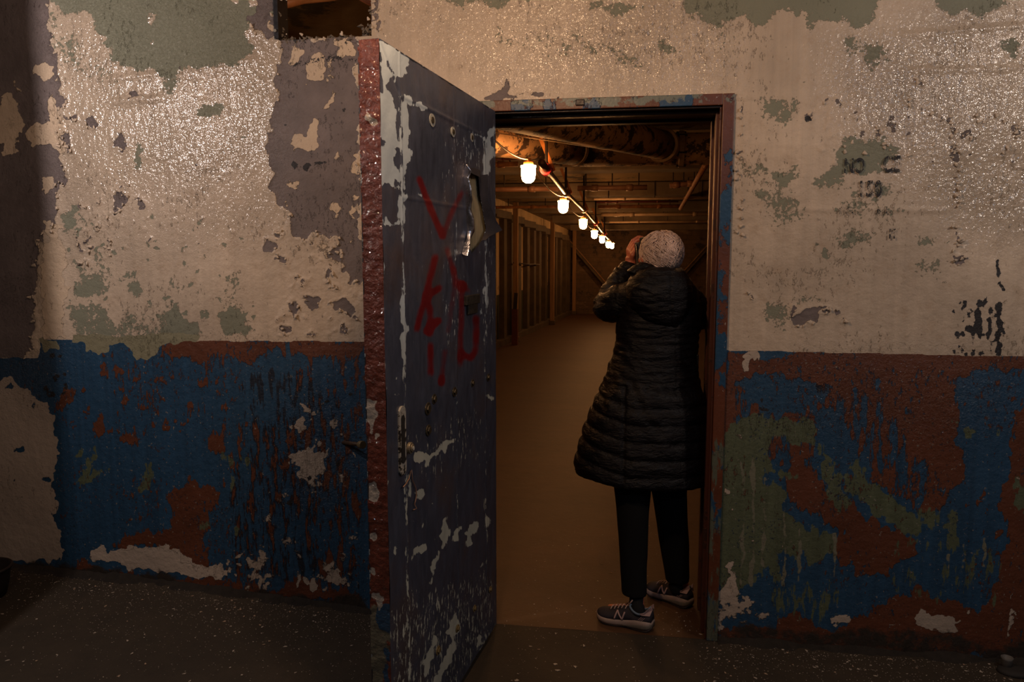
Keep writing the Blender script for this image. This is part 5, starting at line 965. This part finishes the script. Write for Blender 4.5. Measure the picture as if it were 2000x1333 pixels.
# trainers
midm = simple('midsole_foam', (.33, .25, .22), .6, var=.15, scale=30); grs = simple('grey_heel_foam', (.15, .13, .11), .55, var=.2); upm = NT('navy_mesh_upper'); upm.bump(upm.noise(400, 2, .5), .0006); upm = upm.fin(upm.vary((.016, .013, .022), upm.noise(30), .3), .7)
pkm = simple('pale_pink_collar', (.42, .28, .27), .6, var=.1); lbl = simple('light_blue_lining', (.14, .20, .28), .6, var=.1); lacem = simple('pale_laces', (.48, .33, .29), .7, var=.1); outm = simple('dark_outsole', (.02, .017, .015), .8); sockm = simple('black_sock', (.005, .005, .006), .9)
def shoe(heel, toe, ank):
    heel = np.array(heel, float); toe = np.array(toe, float); Lh = np.linalg.norm(toe-heel); fx = (toe-heel)/Lh; sy = np.array([-fx[1], fx[0], 0])     # sy: toward the far side
    def S(l, w, z): return heel+fx*l*Lh+sy*w+np.array([0, 0, z])
    ls_ = np.array([0, .03, .08, .16, .28, .40, .52, .64, .76, .86, .93, .975, 1.]); hw = np.array([.018, .030, .036, .039, .037, .035, .038, .045, .049, .046, .038, .026, .012])
    def prof(ls0, l): return np.interp(l, ls_, ls0)
    top = np.array([.040, .044, .046, .046, .043, .036, .031, .029, .028, .028, .030, .033, .036]); bot = np.array([.014, .006, .001, 0, 0, .002, .001, 0, 0, .002, .006, .011, .016])
    root = thing('trainer', tuple(heel)); root.parent = per; root.location = tuple(heel-root_loc(per))
    def solid(zl, zh, k, name, m, l0=0., l1=1., flat=0, lab=None):
        rings_ = []
        for l in np.linspace(l0, l1, 26):
            w = prof(hw, l)*k; a_, c_ = np.interp(l, ls_, zl), np.interp(l, ls_, zh); r_ = []
            for y_, z__ in ((-w*.93, a_), (-w*1.03, a_+(c_-a_)*.35), (-w, a_+(c_-a_)*.7), (-w*.93, c_), (0, c_+.001), (w*.93, c_), (w, a_+(c_-a_)*.7), (w*1.03, a_+(c_-a_)*.35), (w*.93, a_)): r_.append(S(l, y_, z__))
            rings_.append(r_)
        o = MB().loft(rings_).build(name, m, root, True)
        if lab: o['label'] = lab
        return o
    solid(bot+.004, top, 1.04, 'midsole', midm); solid(bot+.0, bot+.006, .98, 'outsole', outm)
    so_ = solid(np.array([.020,.014,.010,.008,.007,.006,.010,.02,.02,.02,.02,.02,.02]), np.array([.034,.036,.036,.035,.030,.022,.016,.021,.021,.021,.021,.021,.021]), 1.08, 'heel_foam', grs, 0, .5, lab='greyer heel half of the sole')
    # upper
    ht = np.array([.078, .084, .082, .072, .066, .082, .080, .070, .060, .055, .050, .043, .037]); rings_ = []
    for l in np.linspace(.012, .99, 34):
        w = prof(hw, l)*.97; z0 = np.interp(l, ls_, top)-.006; zt_ = np.interp(l, ls_, ht); r_ = []; hh = zt_-z0
        nar = .62 if l < .5 else .62-.1*np.exp(-((l-.6)/.15)**2)
        for a_ in np.linspace(PI, 0, 13): ca = math.cos(a_); sa = math.sin(a_)**.75 if math.sin(a_) > 0 else 0; r_.append(S(l, ca*w*(1-(1-nar)*sa**2), z0+hh*sa))
        r_ += [S(l, w*.5, z0-.002), S(l, -w*.5, z0-.002)]; rings_.append(r_)
    MB().loft(rings_).build('upper', upm, root, True)
    # collar: padded blue lining rim and pink heel tab
    rim = []
    for a_ in np.linspace(0, 2*PI, 25):
        l = .235+.175*math.cos(a_); w = .030*math.sin(a_); zz_ = .070+.018*max(0, math.cos(a_))**1.5+.026*max(0, -math.cos(a_))**3; rim.append(S(l, w, zz_))
    MB().tube(rim, .0045, 8, False).build('collar_lining', lbl, root, True)
    for sd in (-1, 1):
        b = MB(); v0 = [S(.03, sd*.027, .070), S(.17, sd*.034, .068), S(.20, sd*.034, .074), S(.13, sd*.033, .080), S(.06, sd*.027, .098), S(.02, sd*.018, .108), S(.005, sd*.012, .092)]; b.add(v0+[p-sy*sd*.006 for p in v0], [(0,1,2,3,4,5,6)[::sd], (13,12,11,10,9,8,7)[::sd]]+[(i, (i+1) % 7, 7+(i+1) % 7, 7+i)[::-sd] for i in range(7)])
        bevel(b.build('heel_tab', pkm, root), .0015)
        # letter N on the side, stroked
        b = MB(); nl = [(.585, .030), (.555, .062), (.475, .030), (.445, .062)]
        def side(l, z): 
            w = prof(hw, l)*.97; z0 = np.interp(l, ls_, top)-.006; zt_ = np.interp(l, ls_, ht); sa = min(max((z-z0)/(zt_-z0), 0), 1); ra = sa**(1/.75); ca = math.sqrt(max(0, 1-ra*ra)); return S(l, sd*(ca*w*(1-.38*sa**2)+.0018), z)
        for (l0_, z0_), (l1_, z1_) in (((.63,.033),(.60,.064)), ((.60,.064),(.50,.034)), ((.50,.034),(.47,.064))):
            pts_ = [side(l0_+(l1_-l0_)*k, z0_+(z1_-z0_)*k) for k in np.linspace(0, 1, 6)]; b.tube(pts_, .0034, 8)
        b.build('letter_logo', pkm, root, True)
        b = MB()
        for k in range(3): b.tube([side(.22-.03*k, .048), side(.17-.03*k, .060)], .0008, 5)
        tagit(b.build('side_script', pkm, root), kind='stuff')
    b = MB()
    for k in range(5):
        l = .44+.065*k; z = np.interp(l, ls_, ht)+.003; b.tube([S(l, -.021, z-.008), S(l+.01, -.008, z+.001), S(l+.02, .008, z+.001), S(l+.03, .021, z-.008)], .0024, 6)
    b.tube([S(.43, -.005, .088), S(.40, -.02, .10), S(.46, -.034, .086), S(.53, -.036, .070)], .0022, 6); b.tube([S(.43, .0, .088), S(.37, .0, .112)], .003, 6); b.tube([S(.43, -.005, .088), S(.50, -.030, .084), S(.44, -.036, .068)], .0020, 6); b.build('laces', lacem, root, True)
    b = MB(); b.tube([S(.24, 0, .05), ank, ank+[0, 0, .10]], [.029, .030, .030], 18); b.build('sock', sockm, root, True)
shoe((.128, .040, 0), (-.105, .124, 0), at_y(1243, 1180, .10)); shoe((.300, .268, 0), (.117, .420, 0), at_y(1320, 1148, .29))
# the camera held to the eye
cm = thing('camera', tuple(CC), 'black camera held up to the eye beside the white hair, mostly hidden', 'camera')
camm = simple('camera_black', (.012, .012, .013), .4, 0, .2, 30)
def obox(b, c, s, f, u): 
    M = HM3.to_4x4(); V_ = []
    b.add([np.array(c)+HS*i*s+HD*j*f+HU*k*u for k in (-1, 1) for i, j in ((-1,-1),(1,-1),(1,1),(-1,1))], [(0,3,2,1),(4,5,6,7),(0,1,5,4),(1,2,6,5),(2,3,7,6),(3,0,4,7)])
b = MB(); obox(b, CC, .046, .022, .042); bevel(b.build('camera_body', camm, cm), .006)
b = MB(); obox(b, CC+HU*.052, .022, .024, .012); bevel(b.build('viewfinder_hump', camm, cm), .005)
b = MB(); b.tube([CC+HD*.02, CC+HD*.07, CC+HD*.11], [.034, .036, .038], 24); bevel(b.build('lens', camm, cm), .003)
b = MB(); b.tube([CC-HS*.046+HU*.03, CC-HS*.06-HU*.01-HD*.04, CC-HS*.08-HU*.07-HD*.08, hp(-.07, -.01, -.105)], .004, 6); b.build('strap', camm, cm, True)

# ------------------------------------------------------------ small things on wall and floor
ps = simple('rusty_pipe_stub', (.055, .03, .016), .6, .3, .5, 40, .002)
a_ = at_y(668, 866, -.004); c_ = at_y(704, 869, -.11); o = thing('pipe_stub', tuple(a_), 'rusty pipe stub with a collar sticking out of the wall left of the door', 'pipe stub')
b = MB(); b.tube([a_+[0,.01,0], c_], .0085, 14); b.build('pipe', ps, o, True); dv = (c_-a_)/np.linalg.norm(c_-a_); b = MB(); b.tube([c_-dv*.004, c_+dv*.022], .016, 16); bevel(b.build('collar', simple('brass_collar', (.16,.12,.06), .5, .4), o), .002)
P = at_y(1966, 1300, -.06); P[2] = 0; o = thing('pipe_stub', (P[0], P[1], 0), 'small pale pipe stub standing on the floor at the far right wall foot', 'pipe stub')
gp = simple('grey_pipe', (.13, .12, .11), .6, .1, .3, 40, .001); b = MB(); th = np.linspace(0, 2*PI, 20, endpoint=False); b.loft([[(P[0]+r*math.cos(a_), P[1]+r*math.sin(a_), z) for a_ in th] for r, z in ((.016,-.002),(.019,.04),(.021,.048),(.017,.048),(.015,.03))]); b.build('tube', gp, o, True)
b = MB(); b.loft([[(P[0]+.02+r*math.cos(a_)*1.4, P[1]-.02+r*math.sin(a_), z) for a_ in th] for r, z in ((.045,-.002),(.04,.012),(.022,.016))]); b.build('base', outm, o, True)
P = at_z(-12, 1150, .1); P = at_y(-34, 1145, -.25); zf_ = float(floor_z(P[0], P[1])); o = thing('rubber_bucket', (P[0], P[1], zf_), 'dark round rubber bucket cut off by the left edge of the photo', 'bucket')
b = MB(); th = np.linspace(0, 2*PI, 28, endpoint=False); b.loft([[(P[0]+r*math.cos(a_), P[1]+r*math.sin(a_), zf_+z) for a_ in th] for r, z in ((.085,0),(.10,.06),(.108,.12),(.112,.125),(.104,.128),(.09,.02))]); b.build('shell', simple('dark_rubber', (.008, .004, .004), .7), o, True)
b = MB(); b.tube([(P[0]+.111*math.cos(a_), P[1]+.111*math.sin(a_), zf_+.126) for a_ in np.linspace(0, 2*PI, 29)], .006, 8, False); b.build('rim', simple('dull_rim', (.02, .012, .01), .6), o, True)

# fallen paint chips: 300 biggest one by one, the dust of small ones as one spread
chm = simple('paint_chip', (.40, .34, .28), .7, var=.3, scale=50); chm2 = simple('paint_chip_tan', (.36, .25, .17), .7, var=.3, scale=50)
r3 = np.random.default_rng(21)
def chip_geo(s, r_, h=.0012):
    n = int(r_.integers(5, 9)); th = np.sort(r_.uniform(0, 2*PI, n)); R_ = s*r_.uniform(.5, 1.15, n); tilt = r_.uniform(-.12, .12, 2)
    return np.array([[R_[i]*math.cos(th[i]), R_[i]*math.sin(th[i])*.75, h*(.8+r_.uniform(0, .5))] for i in range(n)]), n
def floor_pt(big=False):
    while True:
        k = r3.uniform()
        if k < .40: x, y = r3.uniform(-2.9, -.72), -abs(r3.exponential(.22))-.03
        elif k < .55: x, y = r3.uniform(-2.4, -.7), r3.uniform(-1.3, -.02)
        elif k < .85: x, y = r3.uniform(.3, 1.9), -abs(r3.exponential(.20))-.03
        elif k < .93: x, y = r3.uniform(-.45, .5), r3.uniform(-.7, .25)
        else: x, y = r3.uniform(-.5, .3), r3.uniform(-.2, 1.0)+.2*abs(r3.normal())
        a_, b_ = to_px(np.array([[x, y, 0.]]))
        if not(-20 < a_[0] < 2020 and b_[0] < 1345): continue
        sg = ((x-HA[0])*DN[0]+(y-HA[1])*DN[1]); ud = (x-HA[0])*DD[0]+(y-HA[1])*DD[1]
        if -.08 < sg < .01 and -.02 < ud < LD+.02: continue
        if ((x-.012)/.15)**2+((y-.08)/.09)**2 < 1 or ((x-.21)/.13)**2+((y-.34)/.12)**2 < 1: continue
        return x, y
protos = []
for k in range(6):
    V_, n = chip_geo(.0058, r3); b = MB(); b.add(np.concatenate([V_*[1,1,0], V_]), [tuple(range(n))[::-1], tuple(range(n, 2*n))]+[(i, (i+1) % n, n+(i+1) % n, n+i) for i in range(n)]); o = b.build('paint_chip', chm if k < 4 else chm2); protos.append(o)
spec = [at_z(x_, y_) for x_, y_ in ((1089,1310),(1084,1298),(1124,1303),(1045,1288),(441,1232),(470,1210),(66,1158),(1010,1330),(1915,1313),(1887,1310),(1135,1184),(1144,1196),(1140,1262),(74,1237)) ]
for i in range(300):
    p0 = protos[i % 6]; o = p0 if i < 6 else p0.copy()
    if i >= 6: COL.objects.link(o)
    if i < len(spec): x, y = spec[i][0], spec[i][1]; s = r3.uniform(1.3, 2.2)
    else: x, y = floor_pt(); s = r3.uniform(.7, 1.45)
    o.location = (x, y, float(floor_z(x, y)) if y < 0 else 0.); o.rotation_euler = (0, 0, r3.uniform(0, 6.28)); o.scale = (s, s, 1)
    zone = 'beyond the threshold beside the person' if y > 0 and x > -.45 else ('between the open door and the doorway sill' if -.5 < x < .34 else ('left of the brown door edge' if x < -.5 else 'at the wall foot right of the jamb'))
    tagit(o, 'pale flake of fallen paint on the floor '+zone, 'paint chip', 'fallen paint chips '+zone)
b = MB()
for i in range(3600):
    x, y = floor_pt(); V_, n = chip_geo(r3.uniform(.0009, .0030), r3, .0008); z0 = float(floor_z(x, y)) if y < 0 else 0.
    b.add(np.concatenate([V_*[1,1,0], V_])+[x, y, z0], [tuple(range(n, 2*n))]+[(i_, (i_+1) % n, n+(i_+1) % n, n+i_) for i_ in range(n)])
tagit(b.build('paint_dust', chm), 'fine pale paint crumbs sprinkled over the floor', 'paint crumbs', None, 'stuff')
lamp('back_room_bulb_and_fill_light', (.95, 1.3, 2.45), (1, .47, .17), 6, .06)  # hidden fill light added to brighten the ducts from the right
